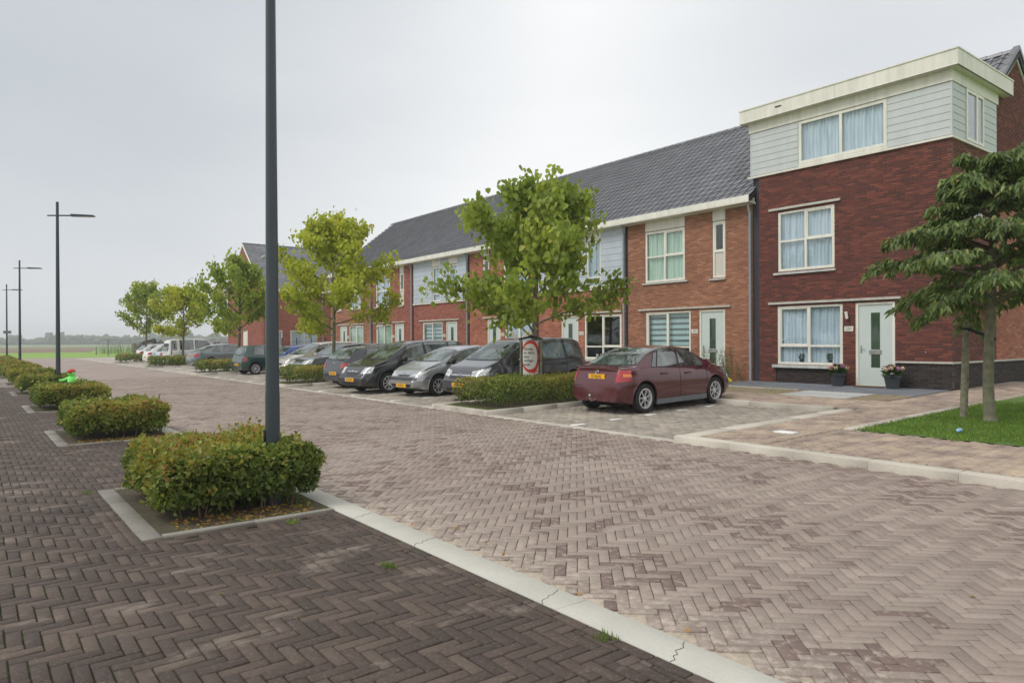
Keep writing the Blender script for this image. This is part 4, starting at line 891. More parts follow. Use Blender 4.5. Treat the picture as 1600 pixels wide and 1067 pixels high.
def car(name, label, x, nose, spec, paint_m, cy=None, yaw=0.0, plate='', front=None):
    """nose=-1: nose towards the houses (rear to the road), +1: nose towards the road. local: +x forward, origin under the middle"""
    S = dict(L=4.2, W=1.70, H=1.43, wb=2.6, fo=.85, R=.31, gc=.17, style='alloy', spokes=7, grow=.0)
    S.update(spec); L_, W_, H_ = S['L'], S['W']/2, S['H']
    yc = cy; z0 = gz(yc)
    root = empty(name, (x, yc, z0), (-PI/2 if nose < 0 else PI/2)+yaw, label, 'car', 'cars parked in the bays')
    root.rotation_euler = (0, -math.atan(.02)*(-1 if nose > 0 else 1), root.rotation_euler[2]); 
    top, belt = S['top'], S['belt']
    tt = lambda u: smooth_interp(top, u, S.get('sm', .05)); bt = lambda u: smooth_interp(belt, u, .15)
    th = S.get('tumble', .42)
    N = 74; st = sorted({L_*(1-math.cos(PI*i/N))/2*.35+L_*i/N*.65 for i in range(N+1)}); rows = None; V = []
    def wid(u):
        q = abs(2*u/L_-1); return W_*(1-.05*q**2-.20*max(0, (q-.76)/.24)**2.0)
    def section(u):
        w0 = wid(u); zt = max(tt(u), .45); zb = min(bt(u), zt-.035); q = abs(2*u/L_-1); zs = S['gc']+.10*max(0, (q-.78)/.22)
        zm = zs+(zb-zs)*.45; h = zt-zb
        P = [(0, zs), (w0*.82, zs), (w0*.93, zs+.03), (w0*.975, zs+.10), (w0, zm-.06), (w0*1.0, zm+.08), (w0*.992, zb-.14), (w0*.97, zb-.045), (w0*.945, zb)]
        wc = w0*.93; e = 0
        for k in (.12, .35, .6, .8): P.append((wc-min(h*k*th, .5), zb+h*k))
        yr = wc-min(h*.93*th, .45)
        P += [(yr-.02, zb+h*.93), (yr-.07, zb+h*.975), (yr*.72, zb+h*.995), (yr*.4, zt+.006*min(1, h/.3)), (0, zt+.010*min(1, h/.3))]
        return P
    def xoff(u, z):
        q = 2*u/L_-1; e = max(0, (abs(q)-.86)/.14); zc = S.get('zc', .45)
        f = (S['lean_f'] if q > 0 else S['lean_r'])*max(0, z-zc)**1.3+.5*max(0, zc-z)**1.6
        return -math.copysign(1, q)*e*f
    K = 19
    for u in st:
        P = section(u); ring = [(u+xoff(u, z), y, z) for y, z in P]; ring += [(a, -y, z) for a, y, z in ring[-2:0:-1]]
        V += [(a-L_/2, b, c) for a, b, c in ring]
    nr = 2*len(P)-2; F = [(i*nr+k, i*nr+(k+1) % nr, (i+1)*nr+(k+1) % nr, (i+1)*nr+k) for i in range(len(st)-1) for k in range(nr)]
    F += [tuple(range(nr))[::-1], tuple((len(st)-1)*nr+k for k in range(nr))]
    mb = MB(); mb.add(V, [f[::-1] for f in F]); me = mb.mesh('body', [paint_m, 'arch_dark'])
    body = link('body', me, root)
    xf = L_/2-S['fo']; xr = xf-S['wb']; R = S['R']
    cut = MB()
    for wx in (xf, xr):
        for sg in (1, -1): cut.lathe([(0, .36), (R+.055, .36), (R+.055, -.12), (0, -.12)], 28, (0, sg, 0), (wx, sg*(W_-.2), R+.015), m=1)
    cm = cut.mesh('cut', ['arch_dark', 'arch_dark']); co = bpy.data.objects.new('cut', cm); COL.objects.link(co); co.parent = root
    bmm = bmesh.new(); bmm.from_mesh(cm); bmesh.ops.recalc_face_normals(bmm, faces=bmm.faces); bmm.to_mesh(cm); bmm.free()
    bmm = bmesh.new(); bmm.from_mesh(me); bmesh.ops.recalc_face_normals(bmm, faces=bmm.faces); bmm.to_mesh(me); bmm.free()
    bvh = BVHTree.FromPolygons([v.co[:] for v in me.vertices], [p.vertices[:] for p in me.polygons])
    md = body.modifiers.new('b', 'BOOLEAN'); md.operation = 'DIFFERENCE'; md.object = co; md.solver = 'EXACT'
    dg = bpy.context.evaluated_depsgraph_get(); dg.update(); nm = bpy.data.meshes.new_from_object(body.evaluated_get(dg))
    tb_ = BVHTree.FromPolygons([v.co[:] for v in nm.vertices], [p.vertices[:] for p in nm.polygons]); hit_ = tb_.ray_cast(Vector((xf, 3, R+.1)), Vector((0, -1, 0)))[0]
    if hit_ is None or hit_.y > W_-.28:
        md.solver = 'FAST'; dg.update(); nm = bpy.data.meshes.new_from_object(body.evaluated_get(bpy.context.evaluated_depsgraph_get()))
    body.modifiers.clear(); body.data = nm; nm.name = 'body'
    bpy.data.objects.remove(co)
    nm.polygons.foreach_set('use_smooth', [True]*len(nm.polygons)); nm.set_sharp_from_angle(angle=rad(28))
    def patch(name, quad, o_of, d, mat, off=.006, n=(10, 8), parent=root, thick=0.0, label=None):
        """bilinear patch in a 2D plane, cast onto the body along d; o_of maps (a,b)->3D start"""
        n0, n1 = n; hit = {}; mbp = MB(); vs = []
        d = Vector(d).normalized()
        for i in range(n0+1):
            for j in range(n1+1):
                s, t = i/n0, j/n1
                (a0, b0), (a1, b1), (a2, b2), (a3, b3) = quad
                a = (1-t)*((1-s)*a0+s*a1)+t*((1-s)*a3+s*a2); b = (1-t)*((1-s)*b0+s*b1)+t*((1-s)*b3+s*b2)
                p, nn, _, _ = bvh.ray_cast(Vector(o_of(a, b)), d)
                if p is not None:
                    if nn.dot(d) > 0: nn = -nn
                    hit[(i, j)] = len(vs); vs.append(p+nn*off)
        fs = []
        for i in range(n0):
            for j in range(n1):
                c = [(i, j), (i+1, j), (i+1, j+1), (i, j+1)]
                if all(q in hit for q in c): fs.append(tuple(hit[q] for q in c))
        if not fs: return None
        mbp.add(vs, fs); me_ = mbp.mesh(name, mat); me_.polygons.foreach_set('use_smooth', [True]*len(fs)); return link(name, me_, parent)
    side = lambda sg: (lambda a, b: (a-L_/2, sg*2.0, b))
    frontp = lambda a, b: (L_/2+1, a, b); rearp = lambda a, b: (-L_/2-1, a, b); topp = lambda a, b: (a-L_/2, b, 3)
    # side glass
    for sg in (1, -1):
        for qd in S['sidewin']:
            (ub0, ub1, ut1, ut0) = qd; 
            def zb_(u): return bt(u)+.03
            def zt_(u): return bt(u)+(tt(u)-bt(u))*.90
            q = [(ub0, zb_(ub0)), (ub1, zb_(ub1)), (ut1, max(zt_(ut1), zb_(ut1)+.01)), (ut0, max(zt_(ut0), zb_(ut0)+.01))]
            cx = sum(p[0] for p in q)/4; cz = sum(p[1] for p in q)/4
            q2 = [(p[0]+(.022 if p[0] > cx else -.022), p[1]+(.014 if p[1] > cz else -.014)) for p in q]
            patch('window_trim', q2, side(sg), (0, -sg, 0), 'black_plastic', .002, (16, 10))
            patch('side_window', q, side(sg), (0, -sg, 0), 'car_glass', .010, (16, 10))
        for u in S['doors']:                                  # shut lines
            zl = .30; pts = []
            for k in range(14):
                b = zl+(bt(u)+(tt(u)-bt(u))*.0+.02-zl)*k/13; p, nn, _, _ = bvh.ray_cast(Vector((u-L_/2, sg*2, b)), Vector((0, -sg, 0)))
                if p: pts.append(p+Vector((0, -sg*.001, 0)))
            if len(pts) > 3: MB().tube(pts, .006, 4).obj('door_seam', 'arch_dark', root)
        for u in S['handles']:
            p, nn, _, _ = bvh.ray_cast(Vector((u-L_/2, sg*2, bt(u)-.12)), Vector((0, -sg, 0)))
            if p: MB().box(p.x-.09, p.x+.09, min(p.y, p.y+sg*.035), max(p.y, p.y+sg*.035), p.z-.018, p.z+.018).obj('door_handle', paint_m if S.get('ch', 1) else 'black_plastic', root)
        if S.get('strip', 1):
            pts = []
            for k in range(20):
                u = S['fo']*0+L_-S['fo']-R-.12-(S['wb']-2*R-.2)*k/19; p, nn, _, _ = bvh.ray_cast(Vector((u-L_/2, sg*2, .52)), Vector((0, -sg, 0)))
                if p: pts.append(p)
            if len(pts) > 2: MB().tube(pts, .014, 6).obj('rubbing_strip', paint_m if S.get('strip', 1) == 1 else 'black_plastic', root)
        pts = [(xf-R-.07-(S['wb']-2*R-.14)*k/8, sg*W_*.955, S['gc']+.055) for k in range(9)]
        MB().obox(((pts[0][0]+pts[-1][0])/2, sg*W_*.95, S['gc']+.05), ((1, 0, 0), (0, 1, 0), (0, 0, 1)), (pts[0][0]-pts[-1][0])/2, .03, .055).obj('sill', S.get('sillm', 'trim_grey'), root)
        mu_ = S['mirror']-L_/2; p, nn, _, _ = bvh.ray_cast(Vector((mu_, sg*2, bt(S['mirror'])+.02)), Vector((0, -sg, 0)))
        if p:
            m_ = MB(); cx, cy_, cz = p.x, p.y+sg*.13, p.z+.08
            prof = []
            m_.tube([(cx+.05, cy_-sg*.02, cz), (cx+.02, cy_, cz), (cx-.06, cy_, cz), (cx-.075, cy_, cz)], [.045, .09, .098, .085], 12); m_.tube([(p.x, p.y, p.z), (cx, cy_-sg*.04, cz-.03)], .03, 6)
            m_.obj('mirror', S.get('mirm', paint_m), root, smooth=50)
        # arch lips
        for wx in (xf, xr):
            pts = []
            for k in range(17):
                a = PI*(-.08+1.16*k/16); px, pz = wx+math.cos(a)*(R+.07), R+.015+math.sin(a)*(R+.07)
                p, nn, _, _ = bvh.ray_cast(Vector((px, sg*2, pz)), Vector((0, -sg, 0)))
                if p: pts.append(p+Vector((0, -sg*.006, 0)))
            if len(pts) > 5: MB().tube(pts, .016, 6).obj('wheel_arch', paint_m, root, smooth=60)
    # screens
    a0, a1 = S['screen']; b0, b1 = S['backlight']
    def halfw(u, f=.93): 
        zt, zb = tt(u), bt(u); return wid(u)*.93-max(0, (zt-zb))*.93*th-.03
    def screen(name, ua, ub, mat, grow):
        for nm_, off, gr in ((name+'_seal', .002, .03), (name, .010, 0)):
            vs = []; n0, n1 = 14, 12; sgn = 1 if ub < ua else -1
            hitm = {}
            for i in range(n0+1):
                for j in range(n1+1):
                    s = i/n0; u = ua+(ub-ua)*s; u += (gr if i == 0 else (-gr if i == n0 else 0))*sgn
                    hw = halfw(u)*1.0+gr*.6; v = -hw+2*hw*j/n1; uu = u-sgn*.06*(v/max(hw, .1))**2*(1-s)
                    p, nn, _, _ = bvh.ray_cast(Vector((uu-L_/2, v, 3)), Vector((0, 0, -1)))
                    if p: hitm[(i, j)] = len(vs); vs.append(p+nn*off if nn.z > 0 else p-nn*off)
            fs = [tuple(hitm[q] for q in ((i, j), (i+1, j), (i+1, j+1), (i, j+1))) for i in range(n0) for j in range(n1) if all(q in hitm for q in ((i, j), (i+1, j), (i+1, j+1), (i, j+1)))]
            m_ = MB(); m_.add(vs, fs); me_ = m_.mesh(nm_, mat if gr == 0 else 'black_plastic'); me_.polygons.foreach_set('use_smooth', [True]*len(fs)); link(nm_, me_, root)
    screen('windscreen', a0, a1, 'car_glass', 0); screen('rear_window', b0, b1, 'car_glass', 0)
    # lights, cast from the corners
    for sg in (1, -1):
        for (kind_, qd, mt, ang) in S['lights']:
            fr = kind_ == 'f'; a_ = rad(ang); dv = Vector((-math.cos(a_) if fr else math.cos(a_), -sg*math.sin(a_), 0)); sd2 = Vector((-sg*0-dv.y, dv.x, 0))
            base = Vector(((L_/2-.25) if fr else -(L_/2-.25), sg*(W_-.25), 0))
            e1 = Vector((dv.y, -dv.x, 0)); 
            if e1.y*sg < 0: e1 = -e1
            o_of = lambda a, b, base=base, dv=dv, e1=e1: base-dv*2+e1*a+Vector((0, 0, b))
            nm_ = 'headlight' if fr else ('taillight' if mt != 'lens_orange' and mt != 'lens_clear' else 'indicator')
            patch(nm_, qd, o_of, dv, mt, .013 if mt == 'lens_orange' else .007, (14, 10))
    for sgn in (1, -1):                                       # bumper seam round each end
        pts = []
        for k in range(21):
            a_ = rad(-80+160*k/20); d_ = Vector((-sgn*math.cos(a_), -math.sin(a_), 0)); base = Vector((sgn*(L_/2-.75), 0, .60 if sgn < 0 else .54)); p, nn, _, _ = bvh.ray_cast(base-d_*2.5, d_)
            if p: pts.append(p+nn*(.001 if nn.dot(d_) < 0 else -.001))
        if len(pts) > 5: MB().tube(pts, .006, 4).obj('bumper_seam', 'arch_dark', root)
    # number plates
    pz = S['plate_r']; 
    def plate_at(front_, z, y0_=0.0):
        sgn = 1 if front_ else -1; p, nn, _, _ = bvh.ray_cast(Vector((sgn*(L_/2+1), y0_, z)), Vector((-sgn, 0, 0)))
        if p is None: return
        pl = MB().box(min(p.x, p.x+sgn*.018), max(p.x, p.x+sgn*.018), y0_-.26, y0_+.26, z-.055, z+.055).obj('number_plate', 'plate_yellow', root)
        by = y0_-sgn*.238
        MB().box(min(p.x+sgn*.018, p.x+sgn*.0195), max(p.x+sgn*.018, p.x+sgn*.0195), by-.022, by+.022, z-.055, z+.055).obj('country_band', 'plate_blue', pl)
        text_mesh(plate, .10, 'ink', pl, 'characters', (p.x+sgn*.0205, y0_+sgn*.02, z), (PI/2, 0, PI/2*sgn), sx=.82)
    plate_at(True, S['plate_f']); plate_at(False, pz)
    # grille, lower intake
    patch('grille', [(-S.get('gw', .32), S['gr'][0]), (S.get('gw', .32), S['gr'][0]), (S.get('gw', .32)*1.15, S['gr'][1]), (-S.get('gw', .32)*1.15, S['gr'][1])], frontp, (-1, 0, 0), 'black_plastic', .006, (12, 4))
    patch('lower_intake', [(-.45, S['gc']+.09), (.45, S['gc']+.09), (.5, S['gc']+.20), (-.5, S['gc']+.20)], frontp, (-1, 0, 0), 'black_plastic', .006, (12, 4))
    if S.get('bumpstrip'):
        zz = S['bumpstrip']; patch('bumper_strip', [(-W_*.8, zz-.04), (W_*.8, zz-.04), (W_*.8, zz+.04), (-W_*.8, zz+.04)], frontp, (-1, 0, 0), 'black_plastic', .014, (16, 3))
    patch('grille_bar', [(-S.get('gw', .32), S['gr'][1]+.005), (S.get('gw', .32), S['gr'][1]+.005), (S.get('gw', .32), S['gr'][1]+.035), (-S.get('gw', .32), S['gr'][1]+.035)], frontp, (-1, 0, 0), S.get('gbar', paint_m), .012, (12, 2))
    for fr in (True, False):
        sgn = 1 if fr else -1; zz = S['gr'][1]+.02 if fr else S.get('badge_r', .9); p, nn, _, _ = bvh.ray_cast(Vector((sgn*(L_/2+1), 0, zz)), Vector((-sgn, 0, 0)))
        if p is None: continue
        bd = MB(); c = p+Vector((sgn*.016, 0, 0))
        if S.get('badge') == 'bolt': bd.tube([c+Vector((0, .05*math.cos(2*PI*k/16), .05*math.sin(2*PI*k/16))) for k in range(17)], .007, 6, caps=False); bd.tube([c+Vector((0, -.065, .01)), c+Vector((0, .012, .012)), c+Vector((0, -.012, -.012)), c+Vector((0, .065, -.01))], .006, 5)
        elif S.get('badge') == 'ovals':
            for ry, rz, oz in ((.065, .042, 0), (.022, .04, 0), (.04, .015, .018)): bd.tube([c+Vector((0, ry*math.cos(2*PI*k/16), oz+rz*math.sin(2*PI*k/16))) for k in range(17)], .005, 5, caps=False)
        elif S.get('badge') == 'lion': bd.tube([c+Vector((0, -.02, -.05)), c+Vector((0, -.02, 0)), c+Vector((0, .0, .045)), c+Vector((0, .03, .04))], .010, 5); bd.tube([c+Vector((0, -.01, .0)), c+Vector((0, .04, .01))], .008, 5); bd.tube([c+Vector((0, -.015, -.02)), c+Vector((0, .035, -.045))], .008, 5)
        else: bd.lathe([(0, .012), (.036, .01), (.04, 0)], 18, (sgn, 0, 0), p)
        bd.obj('badge', 'chrome', root, smooth=50)
    # wheels
    tm, rm = wheel_meshes(R, S['style'], S['spokes'])
    for wx in (xf, xr):
        for sg in (1, -1):
            wo = bpy.data.objects.new('wheel', None); COL.objects.link(wo); wo.parent = root; wo.location = (wx, sg*(W_-.115), R); wo.rotation_euler = (0, rr.random()*6, 0 if sg > 0 else PI); wo.empty_display_size = .1
            link('tyre', tm, wo); link('rim', rm, wo)
    un = MB().box(-L_/2+.35, L_/2-.35, -W_*.7, W_*.7, S['gc']-.02, S['gc']+.08); un.obj('underbody', 'arch_dark', root)
    return root, bvh, S, (tt, bt, wid)
SED = dict(L=4.2, W=1.71, H=1.425, wb=2.61, fo=.86, R=.315, lean_f=.55, lean_r=.22, style='alloy', spokes=7, badge='bolt', badge_r=.90,
  top=[(0, .62), (.03, .93), (.10, .99), (.50, 1.00), (1.02, 1.28), (1.42, 1.385), (1.95, 1.425), (2.45, 1.38), (3.22, .985), (3.75, .87), (4.10, .74), (4.20, .62), (4.25, .5)],
  belt=[(0, .86), (.5, .965), (1.5, .945), (3.2, .89), (3.9, .74), (4.25, .55)],
  sidewin=[(1.00, 1.14, 1.36, 1.24), (1.18, 1.90, 2.00, 1.40), (1.98, 3.00, 2.62, 2.08)], doors=[1.94, 2.98], handles=[1.35, 2.22], screen=(3.18, 2.47), backlight=(.54, 1.36), mirror=2.88,
  lights=[('r', [(-.16, .69), (.20, .71), (.17, .94), (-.10, .94)], 'lens_red', 42), ('r', [(-.0, .80), (.185, .80), (.18, .86), (-.0, .86)], 'lens_orange', 42), ('f', [(-.22, .56), (.20, .60), (.22, .72), (-.20, .68)], 'lens_clear', 40)],
  plate_f=.36, plate_r=.80, gr=(.50, .60), sillm='trim_grey')
MPV = dict(L=4.47, W=1.80, H=1.64, wb=2.70, fo=.90, R=.32, lean_f=.40, lean_r=.16, badge='bolt', gbar='chrome', gw=.40, spokes=8, tumble=.34,
  top=[(0, .6), (.02, 1.0), (.30, 1.50), (.55, 1.60), (1.5, 1.64), (2.3, 1.63), (2.75, 1.55), (3.65, 1.05), (4.1, .92), (4.35, .80), (4.42, .66), (4.47, .5)],
  belt=[(0, .95), (.6, 1.02), (2.0, .99), (3.5, .94), (4.1, .80), (4.47, .55)],
  sidewin=[(.42, 1.05, 1.05, .62), (1.15, 2.05, 2.08, 1.15), (2.16, 2.98, 2.72, 2.18), (3.06, 3.42, 2.98, 2.84)], doors=[1.12, 2.12, 3.22], handles=[1.28, 2.30], screen=(3.62, 2.80), backlight=(.08, .40), mirror=3.08,
  lights=[('f', [(-.26, .66), (.20, .72), (.26, .90), (-.22, .80)], 'lens_clear', 42), ('r', [(-.02, .80), (.10, .80), (.06, 1.3), (-.04, 1.3)], 'lens_red', 60)], plate_f=.45, plate_r=.75, gr=(.60, .68))
HATCH = dict(L=3.84, W=1.66, H=1.43, wb=2.44, fo=.80, R=.30, lean_f=.62, lean_r=.22, badge='lion', spokes=8, style='alloy', bumpstrip=.52, gw=.26, mirm='black_plastic', strip=0,
  top=[(0, .55), (.03, .92), (.28, 1.22), (.55, 1.36), (1.3, 1.43), (1.8, 1.41), (2.15, 1.33), (2.95, .98), (3.4, .84), (3.68, .68), (3.78, .58), (3.84, .45)],
  belt=[(0, .88), (.6, .95), (1.8, .92), (2.9, .88), (3.5, .72), (3.84, .5)],
  sidewin=[(.50, 1.18, 1.28, .72), (1.28, 2.75, 2.30, 1.36)], doors=[1.24, 2.72], handles=[1.42], screen=(2.92, 2.18), backlight=(.12, .50), mirror=2.62,
  lights=[('f', [(-.30, .58), (.16, .62), (.34, .80), (-.05, .70)], 'lens_clear', 45), ('r', [(-.08, .72), (.12, .72), (.08, .98), (-.06, .98)], 'lens_red', 42)], plate_f=.33, plate_r=.60, gr=(.58, .62))
VERSO = dict(MPV, L=4.36, W=1.77, H=1.60, badge='ovals', style='hub', spokes=8, gbar='chrome', bumpstrip=None, gw=.30, lean_f=.5,
  top=[(0, .6), (.02, 1.0), (.25, 1.42), (.5, 1.56), (1.4, 1.60), (2.2, 1.58), (2.6, 1.50), (3.5, 1.02), (4.0, .86), (4.22, .74), (4.30, .62), (4.36, .45)],
  belt=[(0, .95), (.6, 1.02), (1.9, .98), (3.4, .93), (4.0, .78), (4.36, .52)],
  sidewin=[(.40, .95, .95, .60), (1.05, 1.92, 1.96, 1.05), (2.02, 3.02, 2.62, 2.05)], doors=[1.0, 1.98, 3.15], handles=[1.15, 2.15], screen=(3.46, 2.66), backlight=(.06, .36), mirror=2.95, mirm='black_plastic',
  lights=[('f', [(-.22, .62), (.16, .64), (.24, .84), (-.08, .80)], 'lens_clear', 40), ('r', [(-.02, .80), (.10, .80), (.06, 1.3), (-.04, 1.3)], 'lens_red', 60)], plate_f=.44, gr=(.58, .66))
BACKH = dict(HATCH, L=4.32, W=1.76, H=1.42, wb=2.69, fo=.77, R=.32, badge='disc', badge_r=.86, bumpstrip=None, strip=1, mirm='paint_slate', lean_r=.18,
  top=[(0, .6), (.03, .92), (.16, .99), (.48, 1.25), (.72, 1.36), (1.5, 1.42), (2.1, 1.40), (2.5, 1.32), (3.2, .97), (3.9, .85), (4.2, .70), (4.32, .5)],
  belt=[(0, .90), (.6, .96), (2.0, .93), (3.2, .89), (4.0, .74), (4.32, .52)],
  sidewin=[(.86, 1.42, 1.42, 1.0), (1.50, 2.25, 2.20, 1.50), (2.33, 3.02, 2.68, 2.28)], doors=[1.46, 2.29, 3.1], handles=[1.6, 2.45], screen=(3.18, 2.52), backlight=(.18, .66), mirror=2.9,
  lights=[('r', [(-.20, .70), (.16, .72), (.12, .88), (-.20, .86)], 'lens_red', 38), ('f', [(-.22, .60), (.16, .62), (.2, .74), (-.2, .72)], 'lens_clear', 40)], plate_r=.52, plate_f=.36, gr=(.5, .58))
ESTATE = dict(MPV, L=4.65, W=1.80, H=1.47, wb=2.72, badge='disc', lean_f=.35, top=[(0, .6), (.02, .98), (.35, 1.36), (.6, 1.44), (2.0, 1.47), (2.6, 1.42), (3.4, 1.0), (4.2, .90), (4.5, .76), (4.6, .62), (4.65, .5)],
  belt=[(0, .92), (.6, .96), (2.0, .93), (3.3, .90), (4.2, .78), (4.65, .55)], sidewin=[(.42, 1.05, 1.05, .62), (1.15, 1.95, 1.98, 1.15), (2.05, 3.05, 2.65, 2.08)], doors=[1.1, 2.0, 3.1], handles=[1.25, 2.2], screen=(3.36, 2.66), backlight=(.08, .42), mirror=3.0)
BEIGE = dict(MPV, L=4.2, H=1.55, top=[(0, .6), (.02, .98), (.3, 1.42), (.6, 1.52), (1.8, 1.55), (2.3, 1.50), (3.35, 1.0), (3.9, .86), (4.1, .72), (4.2, .5)], belt=[(0, .92), (.6, .96), (2.0, .93), (3.2, .90), (3.9, .74), (4.2, .55)], badge='disc',
  sidewin=[(.42, 1.05, 1.05, .62), (1.15, 1.95, 1.98, 1.15), (2.05, 2.95, 2.45, 2.08)], doors=[1.1, 2.0, 3.0], screen=(3.3, 2.4), mirror=2.85)
MICRA = dict(HATCH, L=3.72, W=1.6, H=1.44, wb=2.36, fo=.72, R=.285, style='hub', badge='disc', bumpstrip=None, mirm='paint_green', lean_r=.10,
  top=[(0, .5), (.03, .85), (.12, 1.0), (.34, 1.34), (.5, 1.40), (1.2, 1.44), (1.8, 1.41), (2.1, 1.34), (2.8, .97), (3.4, .82), (3.62, .66), (3.72, .45)], belt=[(0, .86), (.6, .93), (1.8, .91), (2.7, .87), (3.4, .72), (3.72, .5)],
  sidewin=[(.55, 1.10, 1.15, .70), (1.22, 2.6, 2.15, 1.28)], doors=[1.18, 2.6], screen=(2.76, 2.12), backlight=(.13, .40), mirror=2.5, lights=[('r', [(-.06, .66), (.12, .66), (.10, .88), (-.04, .86)], 'lens_red', 42), ('f', [(-.22, .60), (.16, .62), (.2, .74), (-.2, .72)], 'lens_clear', 40)], plate_r=.50)
GREY = dict(SED, L=4.6, W=1.82, H=1.45, wb=2.7, fo=.92, badge='disc', top=[(0, .62), (.03, .95), (.10, 1.01), (.42, 1.03), (1.2, 1.33), (1.65, 1.43), (2.2, 1.45), (2.75, 1.38), (3.5, 1.0), (4.1, .88), (4.45, .74), (4.55, .62), (4.6, .5)],
  belt=[(0, .88), (.5, .98), (1.5, .96), (3.4, .91), (4.2, .76), (4.6, .55)], sidewin=[(1.05, 1.75, 1.80, 1.45), (1.85, 2.55, 2.50, 1.88), (2.65, 3.35, 2.92, 2.62)], doors=[1.8, 2.6, 3.4], handles=[1.95, 2.8], screen=(3.45, 2.80), backlight=(.50, 1.50), mirror=3.15,
  lights=[('r', [(-.20, .70), (.18, .72), (.14, .92), (-.20, .90)], 'lens_red', 40), ('f', [(-.22, .56), (.20, .60), (.22, .72), (-.20, .68)], 'lens_clear', 40)], plate_r=.78)
VAN = dict(MPV, L=4.25, W=1.74, H=1.80, badge='disc', tumble=.18, gbar='paint_white', lean_r=.04, top=[(0, .6), (.02, 1.1), (.08, 1.70), (.2, 1.76), (1.5, 1.80), (2.3, 1.78), (2.6, 1.70), (3.4, 1.10), (3.9, .96), (4.15, .80), (4.25, .5)],
  belt=[(0, 1.0), (.6, 1.06), (2.0, 1.04), (3.3, 1.0), (3.9, .86), (4.25, .6)], sidewin=[(.20, .52, .52, .26), (.75, 1.60, 1.60, .75), (1.75, 3.0, 2.55, 1.75)], doors=[.66, 1.66, 3.1], handles=[.8, 1.9], screen=(3.36, 2.66), backlight=(.03, .075), mirror=2.9,
  lights=[('r', [(-.02, .75), (.08, .75), (.06, 1.1), (-.02, 1.1)], 'lens_red', 55), ('f', [(-.22, .70), (.16, .72), (.2, .86), (-.2, .84)], 'lens_clear', 40)], plate_r=.6)
WH = dict(BACKH, mirm='paint_white')
RED, *_ = car('parked_sedan', 'dark red sedan parked nose-in, nearest car, beside the clipped hedge', 11.13, -1, SED, 'paint_maroon', cy=-12.92, yaw=rad(2.5), plate='57-NJ-KJ')
# tow bar, spoiler lip and aerial of the red car
tb = MB(); tb.tube([(-2.05, .0, .30), (-2.20, 0, .29), (-2.24, 0, .36)], .022, 8).lathe([(0, .03), (.02, .025), (.028, .0), (.02, -.025), (0, -.03)], 10, (0, 0, 1), (-2.24, 0, .40)); tb.obj('tow_ball', 'steel', RED, smooth=60)
MB().add([], []) ; sp2 = MB(); sp2.tube([(-2.02, y, 1.005+.02*(1-(y/.62)**2)) for y in [-.62+.124*k for k in range(11)]], .016, 6); sp2.obj('spoiler', 'paint_maroon', RED, smooth=60)
MB().tube([(-.80, 0, 1.38), (-1.02, 0, 1.62)], .004, 5).obj('aerial', 'black_plastic', RED)
car('parked_mpv', 'dark grey people carrier with chrome grille bar parked behind the nearest bay hedge', 15.7, 1, MPV, 'paint_graphite', cy=-12.4, yaw=rad(6), plate='16-XB-LT')
car('parked_hatchback', 'silver hatchback parked nose-out between dark grey and black people carriers', 18.31, 1, HATCH, 'paint_silver', cy=-11.88, yaw=rad(5), plate='34-XP-SL')
car('parked_mpv', 'black people carrier parked nose-out left of the silver hatchback', 20.56, 1, VERSO, 'paint_black', cy=-11.55, yaw=rad(6), plate='43-SG-VX')
car('parked_hatchback', 'dark slate hatchback showing its rear beside the black people carrier', 23.05, -1, BACKH, 'paint_slate', cy=-12.07, yaw=rad(5), plate='82-TL-HG')
car('parked_estate', 'black estate car parked nose-out behind the yellowish tree trunk', 28.1, 1, ESTATE, 'paint_black', cy=-12.8, yaw=rad(5), plate='25-PJ-BT')
car('parked_mpv', 'beige car with raked windscreen parked left of the black estate', 30.3, 1, BEIGE, 'paint_beige', cy=-12.6, yaw=rad(5), plate='61-LK-RD')
car('parked_hatchback', 'bright blue hatchback mostly hidden behind the beige car', 32.6, -1, WH, 'paint_blue', cy=-13.3, yaw=rad(5), plate='93-RH-NB')
car('parked_hatchback', 'small dark green hatchback with white hubcaps seen beside the tall lamp post', 35.6, -1, MICRA, 'paint_green', cy=-12.3, yaw=rad(5), plate='TN-GP-78')
car('parked_sedan', 'blue-grey saloon parked nose-in behind the third bay hedge', 45.9, -1, GREY, 'paint_grey', cy=-13.0, yaw=rad(5), plate='52-SN-FK')
car('parked_van', 'white high-roofed van-like car between two slim trees', 52.3, -1, VAN, 'paint_white', cy=-12.8, yaw=rad(5), plate='08-GF-TZ')
car('parked_hatchback', 'pale blue hatchback squeezed beside the white van-like car', 54.8, -1, WH, 'paint_paleblue', cy=-12.8, yaw=rad(5), plate='71-JX-LS')
car('parked_hatchback', 'white hatchback with slanted rear window beside the pale blue one', 57.3, -1, WH, 'paint_white', cy=-12.5, yaw=rad(5), plate='19-HT-PV')
car('parked_hatchback', 'farthest small white car parked beyond the other white hatchback', 64.2, -1, WH, 'paint_white', cy=-13.2, yaw=rad(5), plate='64-DB-KN')
